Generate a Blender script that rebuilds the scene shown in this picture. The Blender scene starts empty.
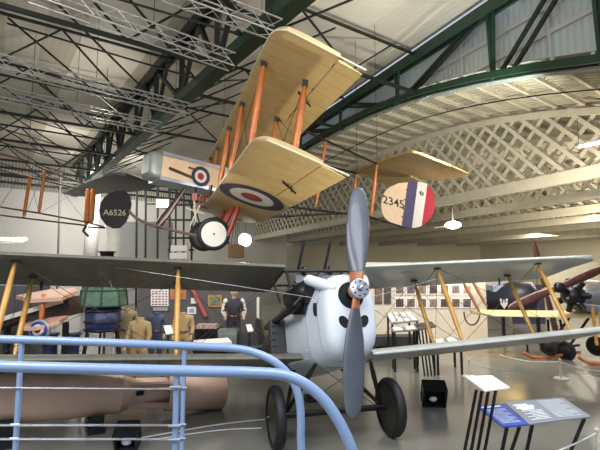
import bpy, math, random
from mathutils import Vector as V
random.seed(7)
S=bpy.context.scene; C=S.collection
R=math.radians; sin,cos,pi=math.sin,math.cos,math.pi
# ---------------------------------------------------------------- camera
HC,PT,F=2.03,R(5.8),446.8
cd=bpy.data.cameras.new('camera'); cam=bpy.data.objects.new('camera',cd); C.objects.link(cam)
cam.location=(0,0,HC); cam.rotation_euler=(pi/2+PT,0,0)
cd.sensor_fit='HORIZONTAL'; cd.sensor_width=36; cd.lens=F/600*36; cd.clip_start=.05; cd.clip_end=300
S.camera=cam
def ray(px,py):
    u,v=(px-300)/F,(225-py)/F
    return V((u,cos(PT)-v*sin(PT),sin(PT)+v*cos(PT)))
def P(px,py,D):                 # survey point of the photo at forward distance D
    r=ray(px,py); return V((0,0,HC))+r*(D/r.y)
def PZ(px,py,Z):                # survey point at height Z
    r=ray(px,py); return V((0,0,HC))+r*((Z-HC)/r.z)
def PP(px,py,o,n):              # survey point on the plane through o
    r=ray(px,py); c=V((0,0,HC)); return c+r*((o-c).dot(n)/r.dot(n))
# ---------------------------------------------------------------- materials
def lin(c): return tuple((x/12.92 if x<=.04045 else ((x+.055)/1.055)**2.4) for x in c)
MATS={}
def mat(name,rgb,rough=.6,metal=0,var=.1,scale=6,bump=0,bscale=40,coat=0,trans=0):
    if name in MATS: return MATS[name]
    m=bpy.data.materials.new(name); m.use_nodes=True; n=m.node_tree.nodes; l=m.node_tree.links
    b=n['Principled BSDF']; c=lin([x/255 for x in rgb])
    b.inputs['Roughness'].default_value=rough; b.inputs['Metallic'].default_value=metal
    b.inputs['Coat Weight'].default_value=coat
    tc=n.new('ShaderNodeTexCoord')
    nz=n.new('ShaderNodeTexNoise'); nz.inputs['Scale'].default_value=scale; nz.inputs['Detail'].default_value=4
    l.new(tc.outputs['Object'],nz.inputs['Vector'])
    cr=n.new('ShaderNodeValToRGB'); cr.color_ramp.elements[0].position=.3; cr.color_ramp.elements[1].position=.7
    cr.color_ramp.elements[0].color=[x*(1-var) for x in c]+[1]; cr.color_ramp.elements[1].color=[min(1,x*(1+var)) for x in c]+[1]
    l.new(nz.outputs['Fac'],cr.inputs['Fac']); l.new(cr.outputs['Color'],b.inputs['Base Color'])
    if trans: b.inputs['Transmission Weight'].default_value=trans
    if bump:
        n2=n.new('ShaderNodeTexNoise'); n2.inputs['Scale'].default_value=bscale; l.new(tc.outputs['Object'],n2.inputs['Vector'])
        bp=n.new('ShaderNodeBump'); bp.inputs['Strength'].default_value=bump; bp.inputs['Distance'].default_value=.02
        l.new(n2.outputs['Fac'],bp.inputs['Height']); l.new(bp.outputs['Normal'],b.inputs['Normal'])
    MATS[name]=m; return m
def fabric(name,rgb,rib=.3,var=.06,dark=.8,rough=.55,gloss=0):   # doped linen with ribs every `rib` metres of span (UV.x)
    m=mat(name,rgb,rough,0,var,3,.08,60,gloss); n=m.node_tree.nodes; l=m.node_tree.links
    uv=n.new('ShaderNodeUVMap'); sp=n.new('ShaderNodeSeparateXYZ'); l.new(uv.outputs['UV'],sp.inputs[0])
    dv=n.new('ShaderNodeMath'); dv.operation='DIVIDE'; dv.inputs[1].default_value=rib; l.new(sp.outputs['X'],dv.inputs[0])
    fr=n.new('ShaderNodeMath'); fr.operation='FRACT'; l.new(dv.outputs[0],fr.inputs[0])
    cr=n.new('ShaderNodeValToRGB'); e=cr.color_ramp.elements
    e[0].position=0; e[0].color=(dark,dark,dark,1); e[1].position=.14; e[1].color=(1,1,1,1)
    x=e.new(.07); x.color=(dark,dark,dark,1)
    l.new(fr.outputs[0],cr.inputs['Fac'])
    mx=n.new('ShaderNodeMix'); mx.data_type='RGBA'; mx.blend_type='MULTIPLY'; mx.inputs['Factor'].default_value=1
    b=n['Principled BSDF']; src=b.inputs['Base Color'].links[0].from_socket
    l.new(src,mx.inputs[6]); l.new(cr.outputs['Color'],mx.inputs[7]); l.new(mx.outputs[2],b.inputs['Base Color'])
    return m
def glow(name,rgb,s):
    m=bpy.data.materials.new(name); m.use_nodes=True; b=m.node_tree.nodes['Principled BSDF']
    b.inputs['Base Color'].default_value=(*rgb,1); b.inputs['Emission Color'].default_value=(*rgb,1); b.inputs['Emission Strength'].default_value=s
    return m
def sheet(name,rgb,axis,period,depth=.03,var=.08,rough=.6,bands=0):   # corrugated / boarded sheeting, waves across direction `axis`
    m=mat(name,rgb,rough,0,var,.5); n=m.node_tree.nodes; l=m.node_tree.links; b=n['Principled BSDF']
    tc=n['Texture Coordinate']; dt=n.new('ShaderNodeVectorMath'); dt.operation='DOT_PRODUCT'; dt.inputs[1].default_value=axis
    l.new(tc.outputs['Object'],dt.inputs[0])
    mu=n.new('ShaderNodeMath'); mu.operation='MULTIPLY'; mu.inputs[1].default_value=2*pi/period; l.new(dt.outputs['Value'],mu.inputs[0])
    sn=n.new('ShaderNodeMath'); sn.operation='SINE'; l.new(mu.outputs[0],sn.inputs[0])
    bp=n.new('ShaderNodeBump'); bp.inputs['Strength'].default_value=1; bp.inputs['Distance'].default_value=depth
    l.new(sn.outputs[0],bp.inputs['Height']); l.new(bp.outputs['Normal'],b.inputs['Normal'])
    if bands:
        m2=n.new('ShaderNodeMath'); m2.operation='DIVIDE'; m2.inputs[1].default_value=bands; l.new(dt.outputs['Value'],m2.inputs[0])
        wn=n.new('ShaderNodeTexWhiteNoise'); wn.noise_dimensions='1D'; fl=n.new('ShaderNodeMath'); fl.operation='FLOOR'
        l.new(m2.outputs[0],fl.inputs[0]); l.new(fl.outputs[0],wn.inputs['W'])
        cr=n.new('ShaderNodeValToRGB'); cr.color_ramp.elements[0].color=(.62,.6,.55,1); cr.color_ramp.elements[1].color=(1,1,1,1)
        l.new(wn.outputs['Value'],cr.inputs['Fac'])
        mx=n.new('ShaderNodeMix'); mx.data_type='RGBA'; mx.blend_type='MULTIPLY'; mx.inputs['Factor'].default_value=1
        src=b.inputs['Base Color'].links[0].from_socket
        l.new(src,mx.inputs[6]); l.new(cr.outputs['Color'],mx.inputs[7]); l.new(mx.outputs[2],b.inputs['Base Color'])
    return m
# ---------------------------------------------------------------- mesh builder
OFF={}
def frame_of(d,up=V((0,0,1))):
    d=d.normalized()
    if abs(d.dot(up))>.98: up=V((0,1,0))
    a=d.cross(up).normalized(); return d,a,a.cross(d).normalized()
class MB:
    def __init__(s): s.v=[];s.f=[];s.m=[];s.sm=[];s.uv=None
    def add(s,vs,fs,mi=0,smooth=False):
        o=len(s.v); s.v+=[V(x) for x in vs]; s.f+=[[i+o for i in f] for f in fs]; s.m+=[mi]*len(fs); s.sm+=[smooth]*len(fs); return s
    def box(s,c,sz,rz=0,mi=0,ax=None):
        c=V(c); 
        if ax is None: ax=(V((cos(rz),sin(rz),0)),V((-sin(rz),cos(rz),0)),V((0,0,1)))
        vs=[c+ax[0]*(i*sz[0]/2)+ax[1]*(j*sz[1]/2)+ax[2]*(k*sz[2]/2) for i in(-1,1) for j in(-1,1) for k in(-1,1)]
        return s.add(vs,[(0,1,3,2),(4,6,7,5),(0,4,5,1),(2,3,7,6),(0,2,6,4),(1,5,7,3)],mi)
    def bar(s,p,q,w,h=None,mi=0,up=V((0,0,1))):
        p,q=V(p),V(q); d,a,b=frame_of(q-p,up)
        return s.box((p+q)/2,((q-p).length,w,h or w),0,mi,(d,a,b))
    def tube(s,pts,r,n=10,mi=0,caps=True):
        pts=[V(p) for p in pts]; rs=r if isinstance(r,(list,tuple)) else [r]*len(pts); vs=[];fs=[]
        a0=None
        for i,p in enumerate(pts):
            d=(pts[min(i+1,len(pts)-1)]-pts[max(i-1,0)]).normalized()
            if a0 is None: _,a0,_=frame_of(d)
            a=(a0-d*a0.dot(d)).normalized(); b=d.cross(a); a0=a
            vs+=[p+(a*cos(2*pi*k/n)+b*sin(2*pi*k/n))*rs[i] for k in range(n)]
        for i in range(len(pts)-1):
            fs+=[(i*n+k,i*n+(k+1)%n,(i+1)*n+(k+1)%n,(i+1)*n+k) for k in range(n)]
        s.add(vs,fs,mi,True)
        if caps: 
            s.add(vs[:n],[tuple(range(n))[::-1]],mi); s.add(vs[-n:],[tuple(range(n))],mi)
        return s
    def lathe(s,o,d,prof,n=24,mi=0,caps=True):      # prof: (distance along d, radius[, material])
        o=V(o); d,a,b=frame_of(V(d)); vs=[];fs=[];
        for t in prof:
            vs+=[o+d*t[0]+(a*cos(2*pi*k/n)+b*sin(2*pi*k/n))*max(t[1],1e-4) for k in range(n)]
        for i in range(len(prof)-1):
            fs=[(i*n+k,i*n+(k+1)%n,(i+1)*n+(k+1)%n,(i+1)*n+k) for k in range(n)]
            if i==0: base=len(s.v); s.add(vs,fs,prof[i+1][2] if len(prof[i+1])>2 else mi,True)
            else:
                s.f+=[[j+base for j in f] for f in fs]; s.m+=[prof[i+1][2] if len(prof[i+1])>2 else mi]*n; s.sm+=[True]*n
        return s
    def slab(s,poly,off,mi=0):                      # polygon extruded by vector off
        poly=[V(p) for p in poly]; off=V(off); n=len(poly)
        vs=[p-off/2 for p in poly]+[p+off/2 for p in poly]
        return s.add(vs,[tuple(range(n))[::-1],tuple(range(n,2*n))]+[(i,(i+1)%n,n+(i+1)%n,n+i) for i in range(n)],mi)
    def loft(s,rings,mi=0,caps=True,smooth=True):
        n=len(rings[0]); vs=[p for r in rings for p in r]
        s.add(vs,[(i*n+k,i*n+(k+1)%n,(i+1)*n+(k+1)%n,(i+1)*n+k) for i in range(len(rings)-1) for k in range(n)],mi,smooth)
        if caps: s.add(rings[0],[tuple(range(n))[::-1]],mi); s.add(rings[-1],[tuple(range(n))],mi)
        return s
    def ball(s,c,r,mi=0,n=14,sc=(1,1,1)):
        c=V(c); vs=[];fs=[]; m=n//2
        for i in range(m+1):
            t=pi*i/m
            vs+=[c+V((r*sc[0]*sin(t)*cos(2*pi*k/n),r*sc[1]*sin(t)*sin(2*pi*k/n),r*sc[2]*cos(t))) for k in range(n)]
        for i in range(m): fs+=[(i*n+k,(i+1)*n+k,(i+1)*n+(k+1)%n,i*n+(k+1)%n) for k in range(n)]
        return s.add(vs,fs,mi,True)
    def text(s,txt,size,fn,mi=0,spacing=1.0):
        cu=bpy.data.curves.new('t','FONT'); cu.body=txt; cu.size=size; cu.align_x='CENTER'; cu.align_y='CENTER'; cu.space_character=spacing
        cu.offset=.012*size
        o=bpy.data.objects.new('t',cu); C.objects.link(o); dg=bpy.context.evaluated_depsgraph_get()
        me=bpy.data.meshes.new_from_object(o.evaluated_get(dg)); vs=[fn(v.co.x,v.co.y) for v in me.vertices]; fs=[tuple(p.vertices) for p in me.polygons]
        bpy.data.objects.remove(o); bpy.data.curves.remove(cu); bpy.data.meshes.remove(me)
        return s.add(vs,fs,mi)
    def build(s,name,mats,parent=None,loc=None):
        if not isinstance(mats,(list,tuple)): mats=[mats]
        off=V((0,0,0))
        if parent is not None: off=OFF[parent.name]
        elif loc is not None: off=V(loc)
        else:
            lo=[min(v[i] for v in s.v) for i in range(3)]; hi=[max(v[i] for v in s.v) for i in range(3)]
            off=V(((lo[0]+hi[0])/2,(lo[1]+hi[1])/2,lo[2]))
        me=bpy.data.meshes.new(name); me.from_pydata([v-off for v in s.v],[],s.f)
        for m in mats: me.materials.append(m)
        for p,mi,sm in zip(me.polygons,s.m,s.sm): p.material_index=mi; p.use_smooth=sm
        if s.uv:
            ul=me.uv_layers.new(name='UVMap')
            for lp in me.loops: ul.data[lp.index].uv=s.uv.get(lp.vertex_index,(0,0))
        me.validate(); me.update()
        o=bpy.data.objects.new(name,me); C.objects.link(o)
        if parent is not None: o.parent=parent; 
        else: o.location=off
        OFF[o.name]=off
        return o
def tag(o,label,cat,group=None,kind=None):
    if label: o['label']=label
    if cat: o['category']=cat
    if group: o['group']=group
    if kind: o['kind']=kind
    return o
def thing(name,label,cat,loc,group=None):
    o=bpy.data.objects.new(name,None); C.objects.link(o); o.location=loc; o.empty_display_size=.1
    OFF[o.name]=V(loc); return tag(o,label,cat,group)
def struct(mb,name,mats,parent=None,loc=(0,0,0)):
    o=mb.build(name,mats,parent,None if parent else loc)
    if parent is None: o['kind']='structure'
    return o
def sroot(name,loc=(0,0,0)):
    o=bpy.data.objects.new(name,None); C.objects.link(o); o.location=loc; OFF[o.name]=V(loc); o['kind']='structure'; return o
# wing panel: fn(c,s,z)->world ; c0/c1(s) chord limits ; ch full chord for the section
def airfoil(c,ch,th):
    t=min(max(c/ch,0),1)
    up=th*(2.6*math.sqrt(t)*(1-t)+.35*t*(1-t)); lo=th*.22*sin(pi*t)-(th*.35*math.sqrt(t)*(1-t)**4*2.5)
    return up,lo
def wing(fn,ss,c0,c1,ch,th,nc=12):
    mb=MB(); rings=[]; uv={}; idx=0
    for s in ss:
        a,b=c0(s),c1(s); ring=[]
        cs=[a+(b-a)*(.5-.5*cos(pi*k/nc)) for k in range(nc+1)]
        for c in reversed(cs): ring.append((c,airfoil(c,ch,th)[0]+.004))
        for c in cs[1:-1] if False else cs: ring.append((c,airfoil(c,ch,th)[1]-.004))
        for c,z in ring: uv[idx]=(s,c); idx+=1
        rings.append([fn(c,s,z) for c,z in ring])
    mb.loft(rings); mb.uv=uv; n=len(rings[0])
    for k in range(n): mb.uv[idx+k]=(ss[0],0); mb.uv[idx+n+k]=(ss[-1],0)
    return mb
def linsp(a,b,n): return [a+(b-a)*i/(n-1) for i in range(n)]
def roundel(fn,sc,cc,rad,ch,th,cols,below=True,n=40,ey=1):
    mb=MB(); rr=[0]+[r*rad for r in cols]
    def pt(r,k):
        s=sc+r*cos(2*pi*k/n); c=cc+r*ey*sin(2*pi*k/n); u,l=airfoil(c,ch,th)
        return fn(c,s,l-.012 if below else u+.012)
    for i in range(len(cols)):
        for k in range(n):
            for j in range(3):
                a,b=rr[i]+(rr[i+1]-rr[i])*j/3,rr[i]+(rr[i+1]-rr[i])*(j+1)/3
                mb.add([pt(a,k),pt(b,k),pt(b,k+1),pt(a,k+1)],[(0,1,2,3)],i)
    return mb
def smooth(pts,n=6):                     # Catmull-Rom
    pts=[V(p) for p in pts]; out=[]
    q=[pts[0]*2-pts[1]]+pts+[pts[-1]*2-pts[-2]]
    for i in range(1,len(q)-2):
        for k in range(n):
            t=k/n; a,b,c,d=q[i-1:i+3]
            out.append(.5*((2*b)+(c-a)*t+(2*a-5*b+4*c-d)*t*t+(3*b-a-3*c+d)*t**3))
    return out+[pts[-1]]
def wires(pairs,rad,m,parent,name='bracing_wire'):
    for p,q in pairs: MB().tube([p,q],rad,5).build(name,m,parent)
# ---------------------------------------------------------------- palette
m_green=mat('green_steel',(33,60,44),.45,0,.15,2)
m_dgreen=mat('dark_steel',(24,32,27),.5,0,.2,2)
m_alu=mat('aluminium',(190,188,184),.35,.6,.08,5)
m_white=mat('white_paint',(216,213,203),.55,0,.05,3)
m_cream=mat('cream_timber',(206,198,176),.6,0,.08,2)
m_black=mat('black_metal',(16,17,19),.4,0,.25,8)
m_rubber=mat('tyre_rubber',(24,24,27),.6,0,.2,10)
m_blue=mat('blue_rail_paint',(126,150,186),.34,0,.05,4,0,40,.3)
m_steel=mat('bright_steel',(176,180,188),.3,.7,.05,5)
m_orange=mat('varnished_ash',(196,112,40),.4,0,.16,7,0,40,.3)
m_gold=mat('golden_spruce',(196,146,66),.42,0,.14,6,0,40,.3)
m_brown=mat('dark_mahogany',(74,42,28),.35,0,.25,8,0,40,.4)
m_linen=fabric('doped_linen',(196,170,118),.5,.07,.86)
m_dlin=fabric('doped_fabric_shaded',(100,98,87),.34,.1,.88,.45,.15)  # left wings: darker tone paints in the shade on that side
m_rfab=fabric('doped_fabric_lit',(172,176,172),.34,.08,.92,.45,.15)  # right wings: same fabric, paler tone paints in the light there
m_cowl=mat('pale_blue_grey_cowl',(214,222,230),.36,0,.04,4,0,40,.2)
m_prop=mat('grey_blue_propeller',(76,82,92),.4,0,.12,4,0,40,.2)
m_wood=mat('laminated_hub_wood',(168,104,66),.4,0,.2,14)
m_rblue=mat('roundel_blue',(54,52,76),.55,0,.08); m_rwhite=mat('roundel_white',(222,214,204),.55,0,.05); m_rred=mat('roundel_red',(160,52,52),.55,0,.08)
m_bblue=mat('rudder_blue',(66,56,96),.5,0,.1); m_bred=mat('rudder_red',(176,30,52),.5,0,.08)
m_cfab=mat('clear_doped_fabric',(226,196,160),.5,0,.05)
m_wire=mat('brace_wire',(60,58,54),.4,.6,.1)
m_bomb=mat('beige_bomb_paint',(212,180,158),.5,0,.08,3)
m_navy=mat('navy_paint',(34,44,84),.4,0,.15)
m_wallw=mat('white_wall_paint',(214,212,206),.7,0,.04,.6)
m_dgrey=mat('dark_grey_display_board',(84,80,80),.7,0,.1,2)
m_paper=mat('white_paper',(236,232,224),.6,0,.03)
# ---------------------------------------------------------------- setting
mb=MB().add([(-34,-4,0),(50,-4,0),(50,62,0),(-34,62,0)],[(0,1,2,3)])
m_floor=mat('polished_concrete',(122,121,114),.2,0,.16,.45)
fn_=m_floor.node_tree; nz=fn_.nodes.new('ShaderNodeTexNoise'); nz.inputs['Scale'].default_value=1.3; nz.inputs['Detail'].default_value=6
mr=fn_.nodes.new('ShaderNodeMapRange'); mr.inputs['To Min'].default_value=.1; mr.inputs['To Max'].default_value=.28
fn_.links.new(fn_.nodes['Texture Coordinate'].outputs['Object'],nz.inputs['Vector']); fn_.links.new(nz.outputs['Fac'],mr.inputs['Value'])
fn_.links.new(mr.outputs['Result'],fn_.nodes['Principled BSDF'].inputs['Roughness'])
struct(mb,'floor',m_floor)
def dirv(az): return V((sin(R(az)),cos(R(az)),0))
dH=dirv(-34.8); nH=dirv(55.2); dB=dirv(-25); nB=dirv(52.8)
T1o=V((-3.05,13.6,0)); Bo=V((6.75,22,0)); Go=Bo-nB*4.7
ZC=10.45
# hall ceiling
def gpt(t,z,k=0): return Go+dB*t+nB*k+V((0,0,z))
a=gpt(-16,ZC); b=gpt(32,ZC)
m_ceil=sheet('hall_roof_sheeting',(214,208,194),tuple(nH),.25,.003,.1,.6,1.15)
struct(MB().add([a,b,b-nH*45,a-nH*45],[(0,1,2,3)]),'ceiling',m_ceil)
# end wall (left), side wall
E0=V((-22,33.3,0)); ew=dirv(52)
def epos(t,z): return E0+ew*t+V((0,0,z))
m_ew=sheet('end_wall_panels',(200,197,190),tuple(ew),3.2,.02,.05,.6)
struct(MB().slab([epos(-16,0),epos(26,0),epos(26,ZC),epos(-16,ZC)],dirv(-38)*.2),'wall_left',m_ew)
mb=MB()
for z in (8.6,9.2,9.7): mb.bar(epos(-16,z)-dirv(-38)*.25,epos(26,z)-dirv(-38)*.25,.18,.16)
struct(mb,'trim_1',m_dgreen)
m_rib=sheet('ribbed_upper_cladding',(176,170,158),tuple(ew),.22,.05,.06,.6)
struct(MB().slab([epos(-16,8.2)-dirv(-38)*.14,epos(26,8.2)-dirv(-38)*.14,epos(26,ZC)-dirv(-38)*.14,epos(-16,ZC)-dirv(-38)*.14],dirv(-38)*.06),'trim_2',m_rib)
# barrel roof over the right-hand bay
def zarc(t): return 9-(.0125 if t<3 else .004)*(t-3)**2
def bpt(t,k,dz=0): return Bo+dB*t+nB*k+V((0,0,zarc(t)+dz))
ts=linsp(-20,34,28)
m_barrel=sheet('barrel_roof_boards',(206,200,184),tuple(dB),.5,.03,.08,.65)
mb=MB(); 
for i in range(len(ts)-1): mb.add([bpt(ts[i],-4.7,.35),bpt(ts[i+1],-4.7,.35),bpt(ts[i+1],32,.35),bpt(ts[i],32,.35)],[(0,1,2,3)],0,True)
struct(mb,'ceiling_right',m_barrel)
k=0
mb=MB()
t=-16
while t<30:
    mb.bar(bpt(t,-4.7,.24),bpt(t,31,.24),.09,.18); t+=1.05
struct(mb,'trim_3',m_cream)
mb=MB()     # roofing battens seen between the purlins
for i in range(18):
    kk=-4.4+.26*i*1.0
    for j in range(len(ts)-1): mb.bar(bpt(ts[j],kk,.31),bpt(ts[j+1],kk,.31),.04,.05)
struct(mb,'trim_4',m_cream)
# lattice (Belfast-type) timber trusses
ZB=5.2
def lattice(n,k):
    root=sroot('trim_%d'%n, Bo+nB*k)
    q=lambda t,z,e=0: Bo+dB*t+nB*(k+e)+V((0,0,z))
    mb=MB().bar(q(-20,ZB+.17),q(34,ZB+.17),.22,.44); mb.build('bottom_chord',m_cream,root)
    mb=MB(); 
    for i in range(len(ts)-1): mb.bar(q(ts[i],zarc(ts[i])-.05),q(ts[i+1],zarc(ts[i+1])-.05),.2,.24)
    mb.build('top_chord',m_cream,root)
    sl=1.0
    for sg,e in ((1,-.05),(-1,.05)):
        mb=MB(); t0=-26
        while t0<38:
            # slat from bottom chord at t0 rising with slope sl until the arc
            t=t0; z=ZB+.3
            while t*sg<t0*sg+6 and z<zarc(t)-.02: t+=.05*sg; z=ZB+.3+abs(t-t0)*sl
            if -20<t0<34 and -20<t<34: mb.bar(q(t0,ZB+.3,e),q(t,z,e),.03,.15,0,dB)
            t0+=.8
        mb.build('lattice',m_cream,root)
for i in range(7): lattice(5+i,i*4.7)
MB().tube([bpt(t,-2.1,.1) for t in linsp(-14,12,20)],.025,6).build('conduit',m_black,sroot('trim_25',Bo)) 
# right-hand far wall
wr=Bo+nB*31
struct(MB().slab([wr+dB*-24,wr+dB*40,wr+dB*40+V((0,0,9)),wr+dB*-24+V((0,0,9))],nB*.2),'wall_right',mat('cream_wall',(206,196,170),.7,0,.05,.4))
struct(MB().slab([V((-2,58,0)),V((46,58,0)),V((46,58,9.5)),V((-2,58,9.5))],V((0,.2,0))),'wall_back',mat('cream_wall',(206,196,170)))
# steel roof trusses
def member(root,p,q,w,h,m,name='web_member'): MB().bar(p,q,w,h).build(name,m,root)
root=sroot('trim_12',T1o+V((0,0,8)))
tq=lambda t,z: T1o+dH*t+V((0,0,z))
for e in (-.16,.16):
    MB().bar(tq(-7,8)+nH*e,tq(26,8)+nH*e,.1,.3).build('bottom_chord',m_green,root)
    MB().bar(tq(-7,10.2)+nH*e,tq(26,10.2)+nH*e,.1,.34).build('top_chord',m_dgreen,root)
MB().bar(tq(-7,7.84),tq(26,7.84),.44,.03).build('flange_plate',m_green,root)
for i in range(11):
    t=-7+3*i
    member(root,tq(t,8),tq(t,10.2),.16,.16,m_dgreen)
    member(root,tq(t,8),tq(t+3,10.2) if i%2 else tq(t+1.5,10.2),.13,.13,m_dgreen)
    member(root,tq(t+3,8),tq(t+1.5,10.2),.13,.13,m_dgreen)
# girder at the edge of the hall, bowed lower chord
root=sroot('trim_13',Go+V((0,0,8)))
tg=linsp(-14,30,23)
for e in (-.14,.14):
    mb=MB()
    for i in range(len(tg)-1): mb.bar(gpt(tg[i],zarc(tg[i])+.1,e),gpt(tg[i+1],zarc(tg[i+1])+.1,e),.1,.2)
    mb.build('bottom_chord',m_green,root)
    MB().bar(gpt(-14,10.05,e),gpt(30,10.05,e),.1,.36).build('top_chord',m_green,root)
posts=[-13,-9.9,-6.75,-2.1,2.4,7,12,17,22,27]
for i,t in enumerate(posts):
    for e in (-.1,.1): member(root,gpt(t,zarc(t)),gpt(t+e,10.05),.1,.14,m_green,'post')
    if i+1<len(posts):
        t2=posts[i+1]
        for e in (0,.5):
            if i<3: member(root,gpt(t2-.2-e*.8,zarc(t2-e)),gpt(t+.15+ .5-e,10.0),.09,.11,m_dgreen,'diagonal')
            else: member(root,gpt(t+.2+e*.8,zarc(t+e)),gpt(t2-.65+e,10.0),.09,.11,m_dgreen,'diagonal')
# infill cladding of the gable between the chords
m_gab=sheet('gable_sheeting',(206,214,208),tuple(dB),.2,.008,.06,.6)
mb=MB()
for i in range(len(tg)-1): mb.add([gpt(tg[i],zarc(tg[i]),.5),gpt(tg[i+1],zarc(tg[i+1]),.5),gpt(tg[i+1],ZC,.5),gpt(tg[i],ZC,.5)],[(0,1,2,3)])
struct(mb,'wall_gable',m_gab)
mb=MB()
for z in (8.6,9.35): mb.bar(gpt(-14,z,.42),gpt(-3 if z<9 else 8,z,.42),.06,.12)
for t in (-11.5,-8.4,-5.2,-3.6): mb.bar(gpt(t,zarc(t)+.1,.42),gpt(t,10,.42),.06,.08)
mb.bar(gpt(-14,zarc(-14)+.25,.4),gpt(-6,zarc(-6)+.25,.4),.05,.1)
struct(mb,'trim_14',m_white)
# secondary steel between trusses
def second(n,t,lo,hi,step,left=True,zlo=8.05,zhi=10.0,ph=0):
    o=T1o+dH*t; q=lambda s,z: o+nH*s+V((0,0,z)); root=sroot('trim_%d'%n,o+V((0,0,8)))
    MB().bar(q(lo,zlo),q(hi,zlo),.09,.11).build('bottom_chord',m_dgreen,root)
    MB().bar(q(lo,zhi),q(hi,zhi),.07,.09).build('top_chord',m_dgreen,root)
    s=lo+ph; up=True
    while s+step<=hi:
        member(root,q(s,zlo if up else zhi),q(s+step,zhi if up else zlo),.055,.055,m_dgreen,'diagonal'); up=not up; s+=step
n=15
for t,ph in ((-1.1,0),(3.2,1),(7.2,.3),(11.5,1.2),(16,.5),(21,0)):
    second(n,t,-11,0,2.1,ph=ph); n+=1
for t,ph in ((-2.2,.2),(2.6,.8),(8,.2)):
    second(n,t,0,8,2.0,zlo=8.6,zhi=10.1,ph=ph); n+=1
root=sroot('trim_26',T1o+V((0,0,9)))
for k in range(9):
    t=-3+3.2*k
    for sgn in (1,-1):
        a=tq(t,8.1)-nH*.2; b=tq(t+3.4*sgn,9.9)-nH*5.2; member(root,a,b,.05,.05,m_dgreen,'roof_rod')
        a=tq(t,8.1)+nH*.2; b=tq(t+2.4*sgn,9.9)+nH*3.6; member(root,a,b,.05,.05,m_dgreen,'roof_rod')
# ---------------------------------------------------------------- lighting rigs: white box trusses
def rig(name,label,p,q,w=.36):
    d=(q-p); L=d.length; d,a,b=frame_of(d)
    r=thing(name,label,'lighting truss',p,'white lighting trusses under the roof')
    cs=[(i,j) for i in(-1,1) for j in(-1,1)]
    for i,j in cs: MB().tube([p+a*i*w/2+b*j*w/2,q+a*i*w/2+b*j*w/2],.022,6).build('chord_tube',m_alu,r)
    n=int(L/.42); 
    for (c1,c2) in (((-1,-1),(1,-1)),((1,-1),(1,1)),((1,1),(-1,1)),((-1,1),(-1,-1))):
        mb=MB()
        for k in range(n):
            u,v_=(c1,c2) if k%2 else (c2,c1)
            mb.tube([p+d*(L*k/n)+a*u[0]*w/2+b*u[1]*w/2,p+d*(L*(k+1)/n)+a*v_[0]*w/2+b*v_[1]*w/2],.011,5,0,False)
        mb.build('lacing',m_alu,r)
    for s in (.12,.55,.93):
        c=p+d*L*s
        MB().tube([c+b*w/2,V((c.x,c.y,ZC))],.008,5).build('hanging_wire',m_wire,r)
    return r
rig('lighting_truss','white lighting truss nearest top left corner, running beside the green beam',P(30,-10,8.9),PZ(232,62,7.6))
rig('lighting_truss','white lighting truss second down on the left, ending at the heavy green truss',PZ(-60,48,7.6),PZ(188,110,7.6))
rig('lighting_truss','lowest white lighting truss on the left, farthest from the camera',PZ(-60,80,7.6),PZ(160,128,7.6))
rig('lighting_truss','short white lighting truss top centre, just left of the tan upper wing tip',PZ(165,-12,7.6),PZ(278,30,7.6))
# ================================================================ the grey scout biplane on the floor
TH,AL=R(15.381),R(16.265); H0=V((.588,4.919,1.794))
def dl(s,y,z):
    y2=y*cos(AL)+z*sin(AL); z2=-y*sin(AL)+z*cos(AL)
    return H0+V((s*cos(TH)-y2*sin(TH), s*sin(TH)+y2*cos(TH), z2))
ZT,YT,GAP,STG,CH=.567,.937,1.171,-.266,1.37
def dwing(low): 
    def fn(c,s,z):
        dz=max(abs(s)-.5,0)*math.tan(R(2.5))
        return dl(s,YT+c+(STG if low else 0),ZT+dz+z-(GAP if low else 0))
    return fn
dol=thing('biplane','grey biplane scout on the floor facing the camera with pale blue-grey nose and blue-grey propeller','aircraft',(H0.x-.3,H0.y+1,0))
def tipc(S0,ch,rad,te=.2):
    def c0(s):
        k=max(0,abs(s)-(S0-rad))/rad; return ch*.16*(1-math.sqrt(max(0,1-k*k)))*1.0+ (ch*.1*k**4)
    def c1(s):
        k=max(0,abs(s)-(S0-.15))/.15; return ch*(1-te*(1-math.sqrt(max(0,1-k*k))))
    return c0,c1
S0=4.86; c0,c1=tipc(S0,CH,.6)
def wing_set(low,root_s,sg,fab):
    fn=dwing(low); nm='lower_wing' if low else 'upper_wing'
    ail=(2.75,4.72)
    ss=linsp(root_s,ail[0],6)
    # inner panel, outer panel ahead of the aileron, tip
    mb=wing(fn,[sg*s for s in ([root_s]+ss[1:]+linsp(ail[1],S0,7))] if False else [sg*s for s in ss],c0,c1,CH,.085); o=mb.build(nm,fab,dol)
    wing(fn,[sg*s for s in linsp(ail[0],ail[1],5)],c0,lambda s:1.03,CH,.085).build('wing_outer_panel',fab,o)
    wing(fn,[sg*s for s in linsp(ail[1],S0,8)],c0,c1,CH,.085).build('wing_tip',fab,o)
    a=wing(fn,[sg*s for s in linsp(ail[0]+.02,ail[1]-.02,4)],lambda s:1.05,c1,CH,.085).build('aileron',fab,o)
    h=fn(1.06,sg*3.6,-.02); MB().bar(h,h+V((0,0,-.12)),.015,.04).build('control_horn',m_black,a)
    return o
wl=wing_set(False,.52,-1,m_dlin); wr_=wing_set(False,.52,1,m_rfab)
wing_set(True,.44,-1,m_dlin); wing_set(True,.44,1,m_rfab)
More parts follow.
